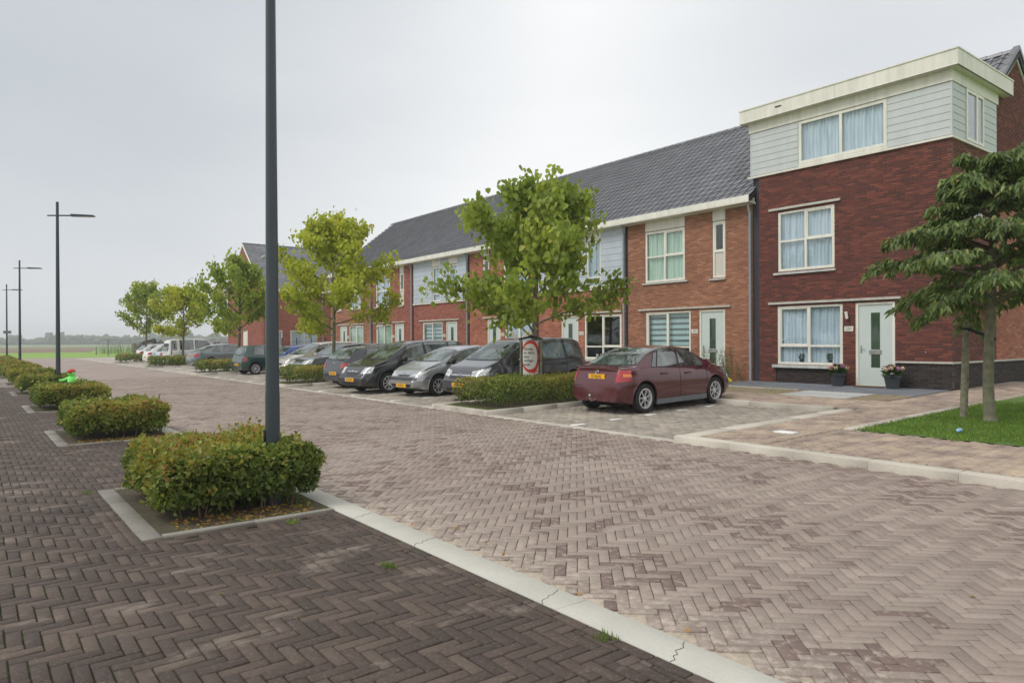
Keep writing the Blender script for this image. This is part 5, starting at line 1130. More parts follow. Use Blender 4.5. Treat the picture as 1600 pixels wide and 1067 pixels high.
# ------------------------------------------------------------------ planters and hedges
def hedge(name, label, x0, x1, y0, y1, z0, top, n, ln, wd, mat='hedge_leaf', stems=14, group=None, nobj=0, wob=.035, zb=None, clear=.10):
    cx, cy = (x0+x1)/2, (y0+y1)/2; base = gz(cy) if zb is None else zb
    h = empty(name, (cx, cy, base), 0, label, 'hedge', group)
    hx, hy = (x1-x0)/2, (y1-y0)/2; H = top-z0; ph = rs.rand(6)*6
    def bulge(X, Y): return wob*(np.sin(X*3.1+ph[0])*np.cos(Y*2.7+ph[1])+.6*np.sin(X*7.3+ph[2]+Y*5.1)+.5*np.cos(Y*9.7+ph[3]))
    def shell(m, depth):
        A = np.array([2*hx*2*hy, 2*hx*H, 2*hx*H, 2*hy*H, 2*hy*H]); f = rs.choice(5, m, p=A/A.sum()); u = rs.uniform(-1, 1, m); v = rs.uniform(-1, 1, m); t = rs.uniform(0, 1, m)
        X = np.where(f <= 2, u*hx, np.where(f == 3, hx, -hx)); Y = np.where(f == 0, v*hy, np.where(f == 1, hy, np.where(f == 2, -hy, u*hy))); Z = np.where(f == 0, H, t**.8*H)
        Nx = np.where(f == 3, 1., np.where(f == 4, -1., 0)); Ny = np.where(f == 1, 1., np.where(f == 2, -1., 0)); Nz = (f == 0)*1.
        N = np.stack([Nx, Ny, Nz], 1); P = np.stack([X, Y, Z], 1); b = bulge(X+cx, Y+cy+Z*3)
        # round the upper edges and draw the foot in
        e = np.clip((Z/H-.75)/.25, 0, 1)**2*.05; P[:, 0] *= 1-e/hx*np.abs(X)/hx; P[:, 1] *= 1-e/hy*np.abs(Y)/hy
        ft = np.clip(1-Z/H/.35, 0, 1)*.05; P[:, 0] *= 1-ft/hx*(np.abs(X)/hx); P[:, 1] *= 1-ft/hy*(np.abs(Y)/hy)
        P += N*(b[:, None]-rs.exponential(depth, (m, 1))+.015); return P, N, Z/H
    P, N, t = shell(n, .035); keep = rs.rand(n) < np.clip(.38+t*2.2, 0, 1); P, N, t = P[keep], N[keep], t[keep]; m = len(P)
    D = N*.5+rdir(m, .25); Nn = N+rs.normal(size=(m, 3))*.55
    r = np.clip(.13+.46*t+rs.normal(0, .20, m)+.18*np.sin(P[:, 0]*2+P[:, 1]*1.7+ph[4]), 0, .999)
    P[:, 2] += z0
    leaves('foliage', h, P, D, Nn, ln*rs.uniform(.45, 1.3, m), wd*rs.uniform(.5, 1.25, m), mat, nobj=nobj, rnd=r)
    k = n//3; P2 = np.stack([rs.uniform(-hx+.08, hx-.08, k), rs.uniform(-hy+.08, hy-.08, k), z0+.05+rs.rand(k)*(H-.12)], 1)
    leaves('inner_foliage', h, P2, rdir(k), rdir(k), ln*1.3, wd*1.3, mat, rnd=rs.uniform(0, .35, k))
    # sprigs standing out of the clipped top
    k = max(6, n//160); P3, N3, _ = shell(k, .01); P3[:, 2] += z0; q = 5
    P4 = np.repeat(P3, q, 0)+np.repeat(N3+rdir(k)*.6+[0, 0, .4], q, 0)*np.tile(np.linspace(.01, .065, q), k)[:, None]; leaves('sprigs', h, P4, rdir(k*q, .3), rdir(k*q), ln*.9, wd*.9, mat, rnd=rs.uniform(.3, .95, k*q))
    st = MB()
    for i in range(stems):
        x, y = rs.uniform(-hx+.08, hx-.08), rs.uniform(-hy+.08, hy-.08)
        if i % 2: x = -hx+.10+rs.rand()*.08
        zz = z0+H*.75; st.tube([(x, y, 0), (x+rs.normal(0, .02), y+rs.normal(0, .02), .2), (x+rs.normal(0, .05), y+rs.normal(0, .05), zz)], [.010, .009, .004], 5)
    o = st.obj('stems', 'twig', h, kind='stuff'); return h
wordsL = ['nearest clipped hedge with the tall lamp post standing in it', 'second clipped hedge from the front on the left pavement', 'third clipped hedge from the front on the left pavement', 'fourth clipped hedge on the left, beside the bright green figure',
          'fifth clipped hedge on the left pavement, just past the second lamp post', 'sixth clipped hedge on the left pavement', 'seventh clipped hedge on the left, by the third lamp post', 'eighth clipped hedge on the left pavement', 'ninth clipped hedge on the left pavement', 'farthest clipped hedge on the left, by the fourth lamp post']
for k in range(10):
    x0 = 6.40+6.65*k
    bed = sheet('planting_bed', x0+.08, x0+2.38, -2.80, -1.28, .006, 'soil'); 
    blocks_row('edging_block', bed, 'edge_stone', (x0, -1.13), (x0+2.45, -1.13), .82, .155, -.03, .010, side=-1, ch=.004)
    blocks_row('edging_block', bed, 'edge_stone', (x0+.01, -2.80), (x0+.01, -1.29), .72, .065, -.03, .016, side=-1, ch=.004); blocks_row('edging_block', bed, 'edge_stone', (x0+2.38, -2.80), (x0+2.38, -1.29), .72, .065, -.03, .016, side=-1, ch=.004)
    if k < 3: tufts('weeds', None, 900 if k == 0 else 400, (x0+.1, x0+2.35, -2.78, -1.4), lambda X, Y: 0*X+.004, ln=(.02, .06), wd=.008, mask=lambda X, Y: ((np.sin(X*5.3)+np.cos(Y*7.1+X*3)) > .35)|(Y < -2.5)).name = 'bed_weeds'
    if k < 2: 
        nn = 260; P = np.stack([rs.uniform(x0+.12, x0+.55, nn), rs.uniform(-2.7, -1.45, nn), np.full(nn, .012)], 1); leaves('fallen_leaves', None, P, rdir(nn, -.2)*[1, 1, .1], rdir(nn, 3), .045, .03, 'hedge_leaf', rnd=rs.uniform(.88, .999, nn))
    n = [17000, 11000, 6500, 3200, 2600, 2000, 1600, 1400, 1200, 1100][k]; sc_ = [1, 1.1, 1.3, 1.5, 1.7, 1.9, 2.1, 2.2, 2.3, 2.4][k]
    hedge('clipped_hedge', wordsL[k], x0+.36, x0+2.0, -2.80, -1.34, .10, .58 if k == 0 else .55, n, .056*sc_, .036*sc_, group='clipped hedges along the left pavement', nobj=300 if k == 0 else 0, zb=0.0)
wordsR = ['clipped hedge between the red sedan and the dark grey people carrier', 'clipped hedge beside the slate hatchback around the yellowish tree', 'clipped hedge between the green hatchback and the blue-grey saloon', 'clipped hedge in front of the white van-like car', 'farthest clipped hedge on the parking side', 'clipped hedge beyond the last white car']
for k in range(5):
    x0 = DIV[k]; y1, y0 = -9.0, -14.1
    bed = sheet('planting_bed', x0+.12, x0+2.18, y0+.1, y1-.1, .07, 'soil', zf=lambda x, y: gz(y))
    kw = dict(zf=zk, ch=.012)
    blocks_row('kerb_stone', bed, 'kerb_stone', (x0, -8.95), (x0, -14.05), 1.0, .14, -.05, .10, side=1, **kw); blocks_row('kerb_stone', bed, 'kerb_stone', (x0+2.3, -8.95), (x0+2.3, -14.05), 1.0, .14, -.05, .10, side=-1, **kw)
    blocks_row('kerb_stone', bed, 'kerb_stone', (x0+.145, -8.96), (x0+2.155, -8.96), 1.0, .16, -.05, .10, side=-1, **kw)
    n = [12000, 6000, 3600, 2600, 2000][k]; s_ = [1.0, 1.35, 1.8, 2.1, 2.4][k]
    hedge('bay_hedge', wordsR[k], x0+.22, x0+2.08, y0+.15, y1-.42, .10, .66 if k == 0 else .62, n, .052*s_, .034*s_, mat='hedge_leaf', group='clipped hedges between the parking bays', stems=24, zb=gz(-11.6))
    if k < 2: tufts('weeds', None, 500, (x0+.14, x0+2.1, -9.5, -9.12), lambda X, Y: 0*X+.075, ln=(.02, .06), wd=.007).name = 'bed_weeds'
# ------------------------------------------------------------------ trees
def tree(name, label, x, y, H, z1, R, nl, ln, wd, mat, n_lat=12, trunk=.075, barkm='bark', asym=(0, 0), nobj=0, group=None, spread=1.0, droopy=.9, up=(22, 62), lean=(0, 0)):
    base = gz(y)+.06; t = empty(name, (x, y, base), rs.rand()*0, label, 'tree', group); 
    wood = MB(); pts = []; n = 9
    for i in range(n+1):
        q = i/n; pts.append(Vector((lean[0]*q+.05*math.sin(q*5+x), lean[1]*q+.05*math.cos(q*4+x), (H*.96)*q)))
    wood.tube(pts, [trunk*(1.25 if i == 0 else 1)*(1-.86*(i/n)**1.1) for i in range(n+1)], 9); wood.obj('trunk', barkm, t, smooth=60)
    br = MB(); P = []; W = []
    def at_h(z):
        q = min(max(z/(H*.96), 0), .999)*n; i = int(q); return pts[i].lerp(pts[i+1], q-i)
    for i in range(n_lat):
        f = i/(n_lat-1); z = z1+(H*.90-z1)*f**.9; az = i*2.39996+rs.normal(0, .25)
        Lb = R*float(np.interp(f, [0, .2, .5, .75, 1], [.88, 1.0, .88, .60, .34]))*rs.uniform(.88, 1.10)*(1+asym[0]*math.cos(az-asym[1])); el = rad(up[0]+(up[1]-up[0])*f+rs.normal(0, 6))
        p = at_h(z); d = Vector((math.cos(az)*math.cos(el), math.sin(az)*math.cos(el), math.sin(el))); k = 7; bp = [p.copy()]
        for s in range(k):
            d = (d+Vector(rs.normal(0, .07, 3))+Vector((0, 0, .035*spread))).normalized(); p = p+d*Lb/k; bp.append(p.copy())
        br.tube(bp, [trunk*.42*(1-.3*f)*(1-.85*s/k) for s in range(k+1)], 6)
        nt_ = int(7+5*(1-f))
        for j in range(nt_):
            u = .28+.72*(j+rs.rand())/nt_; q = u*k; a = int(min(q, k-1)); o = bp[a].lerp(bp[a+1], q-a)
            dd = (d*.7+Vector(rdir(1)[0])*.85+Vector((0, 0, .15))).normalized(); Lt = Lb*rs.uniform(.18, .34)*(1.15-u*.45); tp = [o+dd*Lt*v+Vector((0, 0, -.05*v*v*Lt*droopy)) for v in (0, .35, .7, 1)]
            br.tube(tp, [.011, .008, .006, .003], 4)
            for v in np.linspace(.15, 1.0, 7): P.append(o+dd*Lt*v); W.append(.11+.07*rs.rand())
        for u in np.linspace(.35, 1, 9):
            q = u*k; a = int(min(q, k-1)); P.append(bp[a].lerp(bp[min(a+1, k)], q-a)); W.append(.10)
    br.obj('branches', barkm, t, smooth=60)
    P = np.array([tuple(p) for p in P]); W = np.array(W); i = rs.randint(0, len(P), nl)
    Q = P[i]+rs.normal(size=(nl, 3))*W[i][:, None]; D = rdir(nl)*[.8, .8, .5]+[0, 0, -droopy]; N = rdir(nl, .4)
    out = Q-np.array([0, 0, (H+z1)/2]); N = N+out/np.linalg.norm(out, axis=1, keepdims=True)*.9
    hgt = (Q[:, 2]-z1)/(H-z1); clump = .22*np.sin(Q[:, 0]*2.3+x)*np.cos(Q[:, 1]*2.1+y)+.15*np.sin(Q[:, 2]*3+x)
    r = np.clip(.40+.12*hgt+.7*clump+rs.normal(0, .19, nl), 0, .999)
    leaves('foliage', t, Q, D, N, ln*rs.uniform(.6, 1.2, nl), wd*rs.uniform(.6, 1.2, nl), mat, nobj=nobj, rnd=r, droop=.25)
    return t
G_ = 'young broad-leaved trees between the parking bays'
tree('bay_tree', 'nearest young green tree with a round red-edged sign on its trunk', 14.15, -11.63, 5.25, 1.55, 2.85, 9000, .165, .14, 'leaf_green', 24, .075, 'bark_green', nobj=300, group=G_, up=(27, 48))
tree('bay_tree', 'yellow-green young tree behind the second bay hedge, right of the tall lamp post', 27.05, -11.77, 6.35, 1.75, 2.9, 9000, .165, .14, 'leaf_yellow', 24, .085, 'bark_green', group=G_, up=(10, 62))
tree('bay_tree', 'young green tree beside the dark green hatchback, left of the tall lamp post', 38.9, -11.6, 5.6, 1.8, 2.7, 6000, .18, .15, 'leaf_olive', 19, .09, group=G_, asym=(.1, 2.0))
tree('bay_tree', 'small yellowing tree in front of the white van-like car', 51.2, -11.6, 4.9, 1.7, 2.5, 4200, .19, .16, 'leaf_yellow', 16, .08, group=G_)
tree('bay_tree', 'farthest young green tree beside the last white cars', 63.6, -11.6, 5.9, 1.9, 3.0, 4400, .20, .17, 'leaf_olive', 16, .08, group=G_)
# stakes, tie and sign round the nearest bay tree
st_ = []
for i, (dx, dy) in enumerate(((-.28, -.06), (.12, .27), (.14, -.26))):
    MBs = MB(); MBs.tube([(0, 0, 0), (0, 0, 1.55)], [.04, .036], 8); o = MBs.obj('tree_stake', 'wood_post', None, smooth=60); o.location = (14.15+dx, -11.63+dy, gz(-11.6)+.05)
    tag(o, ['weathered stake on the street side of the nearest bay tree, the sign fixed to it', 'weathered stake on the left of the nearest bay tree', 'weathered stake on the right of the nearest bay tree'][i], 'stake', 'stakes round the nearest bay tree')
tie = MB(); c0_ = Vector((14.15, -11.63, 1.72)); 
for i, (dx, dy) in enumerate(((-.28, -.06), (.12, .27), (.14, -.26))):
    a = Vector((14.15+dx*1.2, -11.63+dy*1.2, 1.66)); b = c0_+Vector((-dx*.3, -dy*.3, .03)); tie.obox((a+b)/2, ((a-b).normalized(), (a-b).normalized().cross(Vector((0, 0, 1))), (0, 0, 1)), (a-b).length/2, .012, .028)
tag(tie.obj('tree_tie', 'rubber'), 'black rubber straps tying the nearest bay tree to its stakes', 'strap')
M('sign_red', (.55, .03, .02), .45, var=.04); M('sign_white', (.62, .60, .54), .5, var=.04)
sg = empty('street_sign', (13.9, -11.42, 1.13), math.atan2(.62, -.79)+.35, 'curved red and white neighbourhood sign wrapped round the nearest bay tree stakes', 'sign')
def curved(pts2d, off, mat, name, parent=sg, Rr=.30):
    """outline in (u,v) bent round a vertical cylinder; fanned strips"""
    vs = []; 
    for u, v in pts2d: a = u/Rr; vs.append((math.cos(a)*(Rr+off)-Rr, math.sin(a)*(Rr+off), v))
    return vs
def curved_disc(cu, cv, ru, rv, off, mat, name, clipu=(-9, 9), clipv=(-9, 9)):
    m = MB(); vs = []; rings = 8; n = 32
    for i in range(rings+1):
        for k in range(n):
            u = cu+ru*i/rings*math.cos(2*PI*k/n); v = cv+rv*i/rings*math.sin(2*PI*k/n); vs += curved([(min(max(u, clipu[0]), clipu[1]), min(max(v, clipv[0]), clipv[1]))], off, mat, name)
    m.add(vs, [(i*n+k, i*n+(k+1) % n, (i+1)*n+(k+1) % n, (i+1)*n+k) for i in range(rings) for k in range(n)]); return m.obj(name, mat, sg)
m = MB(); vs = []
for i in range(13):
    for o_ in (0, -.006):
        for v in (-.50, .49): vs += curved([(-.24+.48*i/12, v)], o_, 0, 0)
m.add(vs, [(4*i, 4*i+4, 4*i+5, 4*i+1) for i in range(12)]+[(4*i+2, 4*i+3, 4*i+7, 4*i+6) for i in range(12)]+[(4*i+1, 4*i+5, 4*i+7, 4*i+3) for i in range(12)]+[(4*i, 4*i+2, 4*i+6, 4*i+4) for i in range(12)]); m.obj('panel', 'sign_white', sg)
curved_disc(-.02, .09, .27, .42, .003, 'sign_red', 'red_disc', (-.24, .24), (-.40, .49)); curved_disc(-.05, .09, .215, .33, .006, 'sign_white', 'white_disc', (-.24, .24))
curved_disc(.14, -.385, .10, .11, .006, 'sign_red', 'speed_ring', (-.24, .24)); curved_disc(.14, -.385, .078, .088, .009, 'sign_white', 'speed_disc', (-.24, .24))
def ctext(txt, size, u, v, col='ink'):
    o = text_mesh(txt, size, col, sg, 'lettering', (0, 0, 0), (0, 0, 0), align='LEFT' if u < .05 else 'CENTER')
    for p in o.data.vertices:
        q = curved([(u+p.co.x, v+p.co.y)], .011+p.co.z, 0, 0)[0]; p.co = q
    return o
for i, l_ in enumerate(('Graag', 'in deze', 'een', 'veilige', 'wijk')): ctext(l_, .095, -.21, .29-.10*i)
ctext('10', .12, .14, -.39)
# the dark cherry-like tree on the lawn
def cherry():
    x, y = 4.55, -13.95; t = empty('lawn_tree', (x, y, gz(y)+.09), 0, 'dark green drooping tree on the lawn at the right edge', 'tree'); H = 4.6
    tr = MB(); pts = [(0, 0, 0), (.02, .0, .12), (.03, .01, .8), (.0, .02, 1.5), (-.03, .0, 2.1), (-.04, 0, 2.9), (-.03, -.05, 3.6), (-.05, -.15, 4.3)]
    tr.tube(pts, [.125, .09, .082, .078, .07, .055, .035, .015], 12); tr.obj('trunk', 'bark_green', t, smooth=60)
    br = MB(); P = []; Dd = []
    for i in range(44):
        f = i/43; z = 1.95+2.35*f; az = i*2.39996+.3; lf = math.cos(az-.91); Lb = rs.uniform(.85, 1.08)*((2.35-1.35*f) if lf < .1 else (2.35-1.35*f)+(min(.5+2.4*f, 1)*(2.3-1.75*f)-(2.35-1.35*f))*min(1, lf*1.4)); p = Vector((-.03, 0, z)); el = rad(26+20*f); d = Vector((math.cos(az)*math.cos(el), math.sin(az)*math.cos(el), math.sin(el))); bp = [p.copy()]; k = 9
        for s in range(k): d = (d+Vector(rs.normal(0, .05, 3))+Vector((0, 0, -.085-.012*s*(1-f)))).normalized(); p = p+d*Lb/k; bp.append(p.copy())
        br.tube(bp, [.035*(1-.9*s/k)+.003 for s in range(k+1)], 6)
        for j in range(13):
            u = .22+.78*(j+rs.rand())/13; q = u*k; a = int(min(q, k-1)); o = bp[a].lerp(bp[a+1], q-a); ad = (bp[a+1]-bp[a]).normalized(); sd_2 = Vector((-ad.y, ad.x, 0)).normalized()*(1 if j % 2 else -1)
            dd = (ad*.6+sd_2*.7*rs.uniform(.5, 1.2)+Vector((0, 0, rs.normal(.0, .12)))).normalized(); Lt = Lb*rs.uniform(.2, .36)*(1.2-u*.6); q_ = 5; last = o
            tw = [o]
            for s in range(q_): dd = (dd+Vector((0, 0, -.09))).normalized(); last = last+dd*Lt/q_; tw.append(last)
            br.tube(tw, [.008]*3+[.004]*3, 4)
            for s in range(1, q_+1):
                for _ in range(6): v = rs.rand(); P.append(tuple(tw[s-1].lerp(tw[s], v))); Dd.append(tuple(dd+sd_2*rs.normal(0, .7)+Vector((0, 0, -1.0))))
    br.obj('branches', 'bark', t, smooth=60)
    P = np.array(P); Dd = np.array(Dd); n = len(P); idx = rs.permutation(n); P, Dd = P[idx], Dd[idx]
    leaves('foliage', t, P+rs.normal(0, .03, (n, 3)), Dd+rs.normal(0, .25, (n, 3)), rdir(n, 1.2), rs.uniform(.10, .16, n), rs.uniform(.042, .062, n), 'cherry_leaf', nobj=300, droop=.25, rnd=np.clip(rs.normal(.5, .30, n), 0, .999))
cherry()
o = MB().tube([(0, 0, 0), (-.06, .02, 1.74)], [.065, .055], 10).obj('tree_stake', 'wood_post', None, smooth=50); o.location = (5.06, -14.22, gz(-14.2)+.09); tag(o, 'single leaning wooden stake beside the dark lawn tree', 'stake')
sb = MB(); a = Vector((4.98, -14.19, 1.80)); b = Vector((4.48, -13.93, 1.62)); sb.obox((a+b)/2, ((a-b).normalized(), (a-b).normalized().cross(Vector((0, 0, 1))).normalized(), (0, 0, 1)), (a-b).length/2+.02, .012, .028); sb.tube([(5.0+.075*math.cos(q), -14.2+.075*math.sin(q), 1.80) for q in np.linspace(0, 6.283, 12)], .02, 6); tag(sb.obj('tree_tie', 'rubber'), 'black rubber strap between the lawn tree and its single stake', 'strap')
# ------------------------------------------------------------------ lamp posts
def lamp_post(x, y, label, plate=False):
    p = empty('lamp_post', (x, y, 0), rad(-28), label, 'lamp post', 'tall dark lamp posts along the left pavement')
    m = MB(); m.tube([(0, 0, 0), (0, 0, 1.1), (0, 0, 1.14), (0, 0, 6.25)], [.072, .069, .066, .042], 20); m.obj('pole', 'post_paint', p, smooth=50)
    MB().box(-.045, .045, .074, .082, .35, .75).obj('service_hatch', 'post_paint', p)
    MB().tube([(0, .30, 5.80), (0, -.50, 5.815)], .024, 8).obj('arm', 'post_paint', p, smooth=50)
    h = MB(); h.prism([(-.42, 5.78), (-1.10, 5.79), (-1.15, 5.81), (-1.10, 5.84), (-.42, 5.86)], -.075, .075, 'x'); hd = h.obj('lamp_head', 'post_paint', p); MB().box(-.05, .05, -1.08, -.48, 5.772, 5.7805).obj('lens', 'lens_clear', hd)
    if plate: MB().box(-.06, -.05, -.34, .22, 2.38, 2.60).obj('small_sign', 'trim_grey', p)
lamp_post(7.03, -2.42, 'nearest tall lamp post rising out of the front hedge past the top of the picture')
lamp_post(27.45, -2.40, 'second lamp post with a flat lamp head, beside the bright green figure'); lamp_post(48.0, -2.40, 'third lamp post from the front along the left pavement'); lamp_post(68.0, -2.56, 'farthest lamp post with a small sign plate halfway up', True)
# ------------------------------------------------------------------ green figure
M('figure_green', (.22, .85, .16), .5, var=.04); M('figure_red', (.60, .06, .04), .5); M('figure_pale', (.62, .85, .38), .5)
FG = 1
fg_ = empty('safety_figure', (25.9, -2.62, 0), rad(150), 'bright green child-shaped road safety figure with red cap beside a hedge', 'figure')
fg_.scale = (.9, .9, .92)
def blob(parts, mat, name):
    m = MB()
    for pts_, r_ in parts: m.tube(pts_, r_, 14)
    o = m.obj(name, mat, fg_, smooth=70); return o
blob([([(0, 0, .10), (0, 0, .3), (0, 0, .5), (0, 0, .62), (0, 0, .66)], [.13, .15, .13, .09, .05]), ([(0, .08, .58), (.10, .22, .50), (.24, .30, .56), (.32, .32, .56)], [.05, .045, .035, .03]), ([(0, -.08, .58), (.06, -.24, .50), (.14, -.34, .50)], [.05, .045, .035]),
      ([(0, .07, .2), (.02, .09, .0)], [.07, .06]), ([(0, -.07, .2), (.02, -.09, .0)], [.07, .06])], 'figure_green', 'body')
blob([([(.0, 0, .62), (0, 0, .66), (.0, 0, .72), (0, 0, .80), (0, 0, .85)], [.05, .10, .12, .10, .05])], 'figure_green', 'head'); blob([([(-.02, 0, .78), (-.02, 0, .82), (-.02, 0, .88)], [.125, .12, .05]), ([(.05, 0, .80), (.20, 0, .79)], [.09, .05])], 'figure_red', 'cap')
blob([([(.24, .30, .56), (.36, .34, .57), (.42, .34, .56)], [.04, .05, .04])], 'figure_pale', 'hand_plate'); fp = MB(); fp.lathe([(0, .04), (.2, .04), (.22, 0), (0, 0)], 20); fp.obj('foot_plate', 'figure_green', fg_)
# ------------------------------------------------------------------ pots, weeds, litter by the end house
def flower_pot(x, y, label, seed):
    r_ = np.random.RandomState(seed); p = empty('flower_pot', (x, y, gz(y)+.115), 0, label, 'flower pot', 'potted hydrangeas by the door of number 250')
    m = MB(); prof = [(.0, 0), (.125, 0), (.17, .28), (.165, .285), (.195, .29), (.20, .36), (.17, .365), (.165, .31), (0, .30)]
    m.lathe([(a*1.25, b) for a, b in prof], 4, (0, 0, 1)); o = m.obj('pot', 'concrete_pot', p); o.rotation_euler = (0, 0, PI/4+.0)
    n = 420; D = rdir(n, .8); P = D*np.array([.2, .2, .17])*r_.uniform(.4, 1, (n, 1))+np.array([0, 0, .40]); P[:, 2] = np.maximum(P[:, 2], .34); leaves('foliage', p, P, D, rdir(n), .09, .06, 'plant_leaf')
    for i in range(13):
        a = i*2.4; q = .05+.20*(i/13)**.6; fb = MB(); c = Vector((q*math.cos(a), q*math.sin(a), .50+.10*(1-q/.25)+r_.normal(0, .02)))
        for _ in range(46):
            d = Vector(r_.normal(size=3)).normalized(); s = .075; e = d.orthogonal().normalized(); f = d.cross(e); cc = c+d*s*.8; k = .019; fb.add([cc+e*k, cc+f*k, cc-e*k, cc-f*k], [(0, 1, 2, 3)])
        fb.obj('flower_head', ['flower_pink', 'flower_beige', 'flower_beige', 'flower_pink', 'flower_violet'][i % 5] if i != 4 else 'flower_beige', p)
flower_pot(10.03, YF+.42, 'tapered dark pot of pink hydrangeas under the window, left of the door of number 250', 1)
flower_pot(8.55, YF+.42, 'tapered dark pot of pink and cream hydrangeas right of the door of number 250', 2)
dm = MB().box(8.8, 9.6, YF+.05, YF+.45, gz(YF)+.116, gz(YF)+.13); M('mat_brown', (.16, .09, .05), .95); tag(dm.obj('door_mat', 'mat_brown'), 'brown mat on the tiles before the door of number 250', 'mat')
def weeds(name, label, x0, x1, y0, y1, hmax, ns, parentless=True):
    cx, cy = (x0+x1)/2, (y0+y1)/2; p = empty(name, (cx, cy, gz(cy)+.09), 0, label, 'plant'); st = MB(); P = []
    for i in range(ns):
        x, y = rs.uniform(x0, x1)-cx, rs.uniform(y0, y1)-cy; h = hmax*rs.uniform(.35, 1); b = Vector((x, y, 0)); d = Vector((rs.normal(0, .18), rs.normal(0, .18), 1)).normalized(); pts = [b+d*h*q+Vector((rs.normal(0, .02), rs.normal(0, .02), 0)) for q in (0, .33, .66, 1)]
        st.tube(pts, [.005, .004, .003, .002], 4)
        for q in np.linspace(.1, 1, int(10+h*22)): P.append(tuple(b+d*h*q))
    st.obj('stems', 'twig', p, kind='stuff'); P = np.array(P); n = len(P); leaves('foliage', p, P+rs.normal(0, .02, (n, 3)), rdir(n, .5), rdir(n), rs.uniform(.04, .09, n), .018, 'weed_leaf'); return p
weeds('weed_clump', 'tall wispy weeds against the brown brick wall by the drainpipe', 13.15, 14.35, -19.55, -18.3, 1.15, 60); weeds('weed_clump', 'slender upright weeds in front of the door of number 252', 14.3, 15.1, -18.4, -17.9, .8, 20)
for (lb, x, y, mt) in (('orange-red plastic toy lying among the weeds by the drainpipe', 13.75, -18.15, 'toy_red'), ('yellow plastic toy beside the foot of the drainpipe', 12.98, -18.25, 'toy_yellow')):
    if mt not in MATS: M(mt, (.62, .09, .05) if 'red' in mt else (.62, .55, .06), .5)
    m = MB(); m.tube([(-.2, 0, .07), (-.1, .02, .12), (0, 0, .08), (.1, -.02, .13), (.2, 0, .06)], [.04, .09, .06, .09, .04], 10); o = m.obj('toy', mt, None, smooth=50); o.location = (x, y, gz(y)+.1); o.rotation_euler = (0, 0, .4); tag(o, lb, 'toy')
tufts('weeds', None, 2600, (7.4, 16, -18.9, -16.2), lambda X, Y: gzn(X, Y)+.095, ln=(.03, .09), wd=.007, mask=lambda X, Y: (np.sin(X*3.1+1)+np.cos(Y*4+X*1.7) > .5) & ~((X < 12.85) & (Y < -17.6)) & ~((X > 8.15) & (X < 9.95))).name = 'garden_weeds'
o = slabs('white_block', [(0, 0, 0)], .16, .11, .02, (1, 0, 0), (0, 1, 0), (0, 0, 1), .002, 'white_paver', None, kind=None); o.location = (6.25, -10.4, gz(-10.4)+.10); o.name = 'white_tile'; tag(o, 'white rectangular marker tile in the sandy pavement', 'tile')
M('can_blue', (.25, .42, .62), .4, var=.4, vscale=40); lt = MB(); lt.tube([(0, -.07, .03), (0, -.02, .035), (.01, .04, .03), (.0, .08, .02)], [.02, .035, .03, .012], 8); o = lt.obj('crumpled_carton', 'can_blue', None); o.location = (4.36, -12.1, gz(-12.1)+.12); tag(o, 'crumpled blue and white drink carton on the lawn', 'litter')
# weeds in the joints of the left pavement
tufts('weeds', None, 700, (1.5, 6.3, -2.78, -1.1), lambda X, Y: 0*X, ln=(.012, .035), wd=.006, mask=lambda X, Y: (np.abs(((X*4.0) % 1)-.5) > .46) & (np.sin(X*7+Y*5) > .4)).name = 'joint_weeds'
for (x, y) in ((2.72, -2.74), (6.2, -2.3), (4.55, -2.4), (8.8, -1.02)):
    tufts('weeds', None, 60, (x-.06, x+.06, y-.05, y+.05), lambda X, Y: 0*X, ln=(.02, .05), wd=.006).name = 'joint_weeds'
# ------------------------------------------------------------------ far things
def treeline():
    V = []; F = []; R = []; r_ = random.Random(5); n = 0
    bm_ = bmesh.new(); bmesh.ops.create_icosphere(bm_, subdivisions=2, radius=1); sv = [v.co.copy() for v in bm_.verts]; sf = [tuple(v.index for v in f.verts) for f in bm_.faces]; bm_.free(); m = MB()
    for i in range(1100):
        a = rad(-75+115*i/1100+r_.uniform(-.3, .3)); D = r_.uniform(760, 1000); h = r_.uniform(3.0, 6.2)*(1+.25*math.sin(a*23)+.2*math.sin(a*57+1)+(.35 if r_.random() > .93 else 0)); wdt = r_.uniform(3.5, 7.5); c = Vector((D*math.cos(a), D*math.sin(a), h*.75)); ph_ = r_.random()*9
        vs_ = []
        for v in sv:
            k = 1+.22*math.sin(v.x*5+ph_)*math.cos(v.y*6+ph_*2)+.18*math.sin(v.z*7+v.x*4+ph_); vs_.append((c.x+v.x*wdt*k, c.y+v.y*wdt*k, max(c.z+v.z*h*k, -.2)))
        m.add(vs_, sf, r_.random())
    o = m.obj('far_woodland', 'far_leaf', None, kind='stuff')
treeline()
# wire fence past the parking, with posts as parts
fn = empty('wire_fence', (100, -14.0, 0), 0, 'grey wire mesh fence with posts beyond the far end of the parking', 'fence')
M('fence_grey', (.13, .14, .13), .7)
for i in range(13): MB().tube([(0, 0, -.1), (0, 0, 2.05)], .05, 6).obj('post', 'fence_grey', fn).location = (2.0*i*.3, -5.2*i, 0)
wm = MB()
for k in range(12):
    x0_, x1_ = .6*k, .6*(k+1); y0_, y1_ = -5.2*k, -5.2*(k+1)
    for z in np.linspace(.1, 2.0, 9): wm.tube([(x0_, y0_, z), (x1_, y1_, z)], .008 if z < 1.95 else .025, 3, caps=False)
    for q in np.linspace(0, 1, 14): wm.tube([(x0_+(x1_-x0_)*q, y0_+(y1_-y0_)*q, .1), (x0_+(x1_-x0_)*q, y0_+(y1_-y0_)*q, 2.0)], .006, 3, caps=False)
wm.obj('wire_mesh', 'fence_grey', fn, kind='stuff')
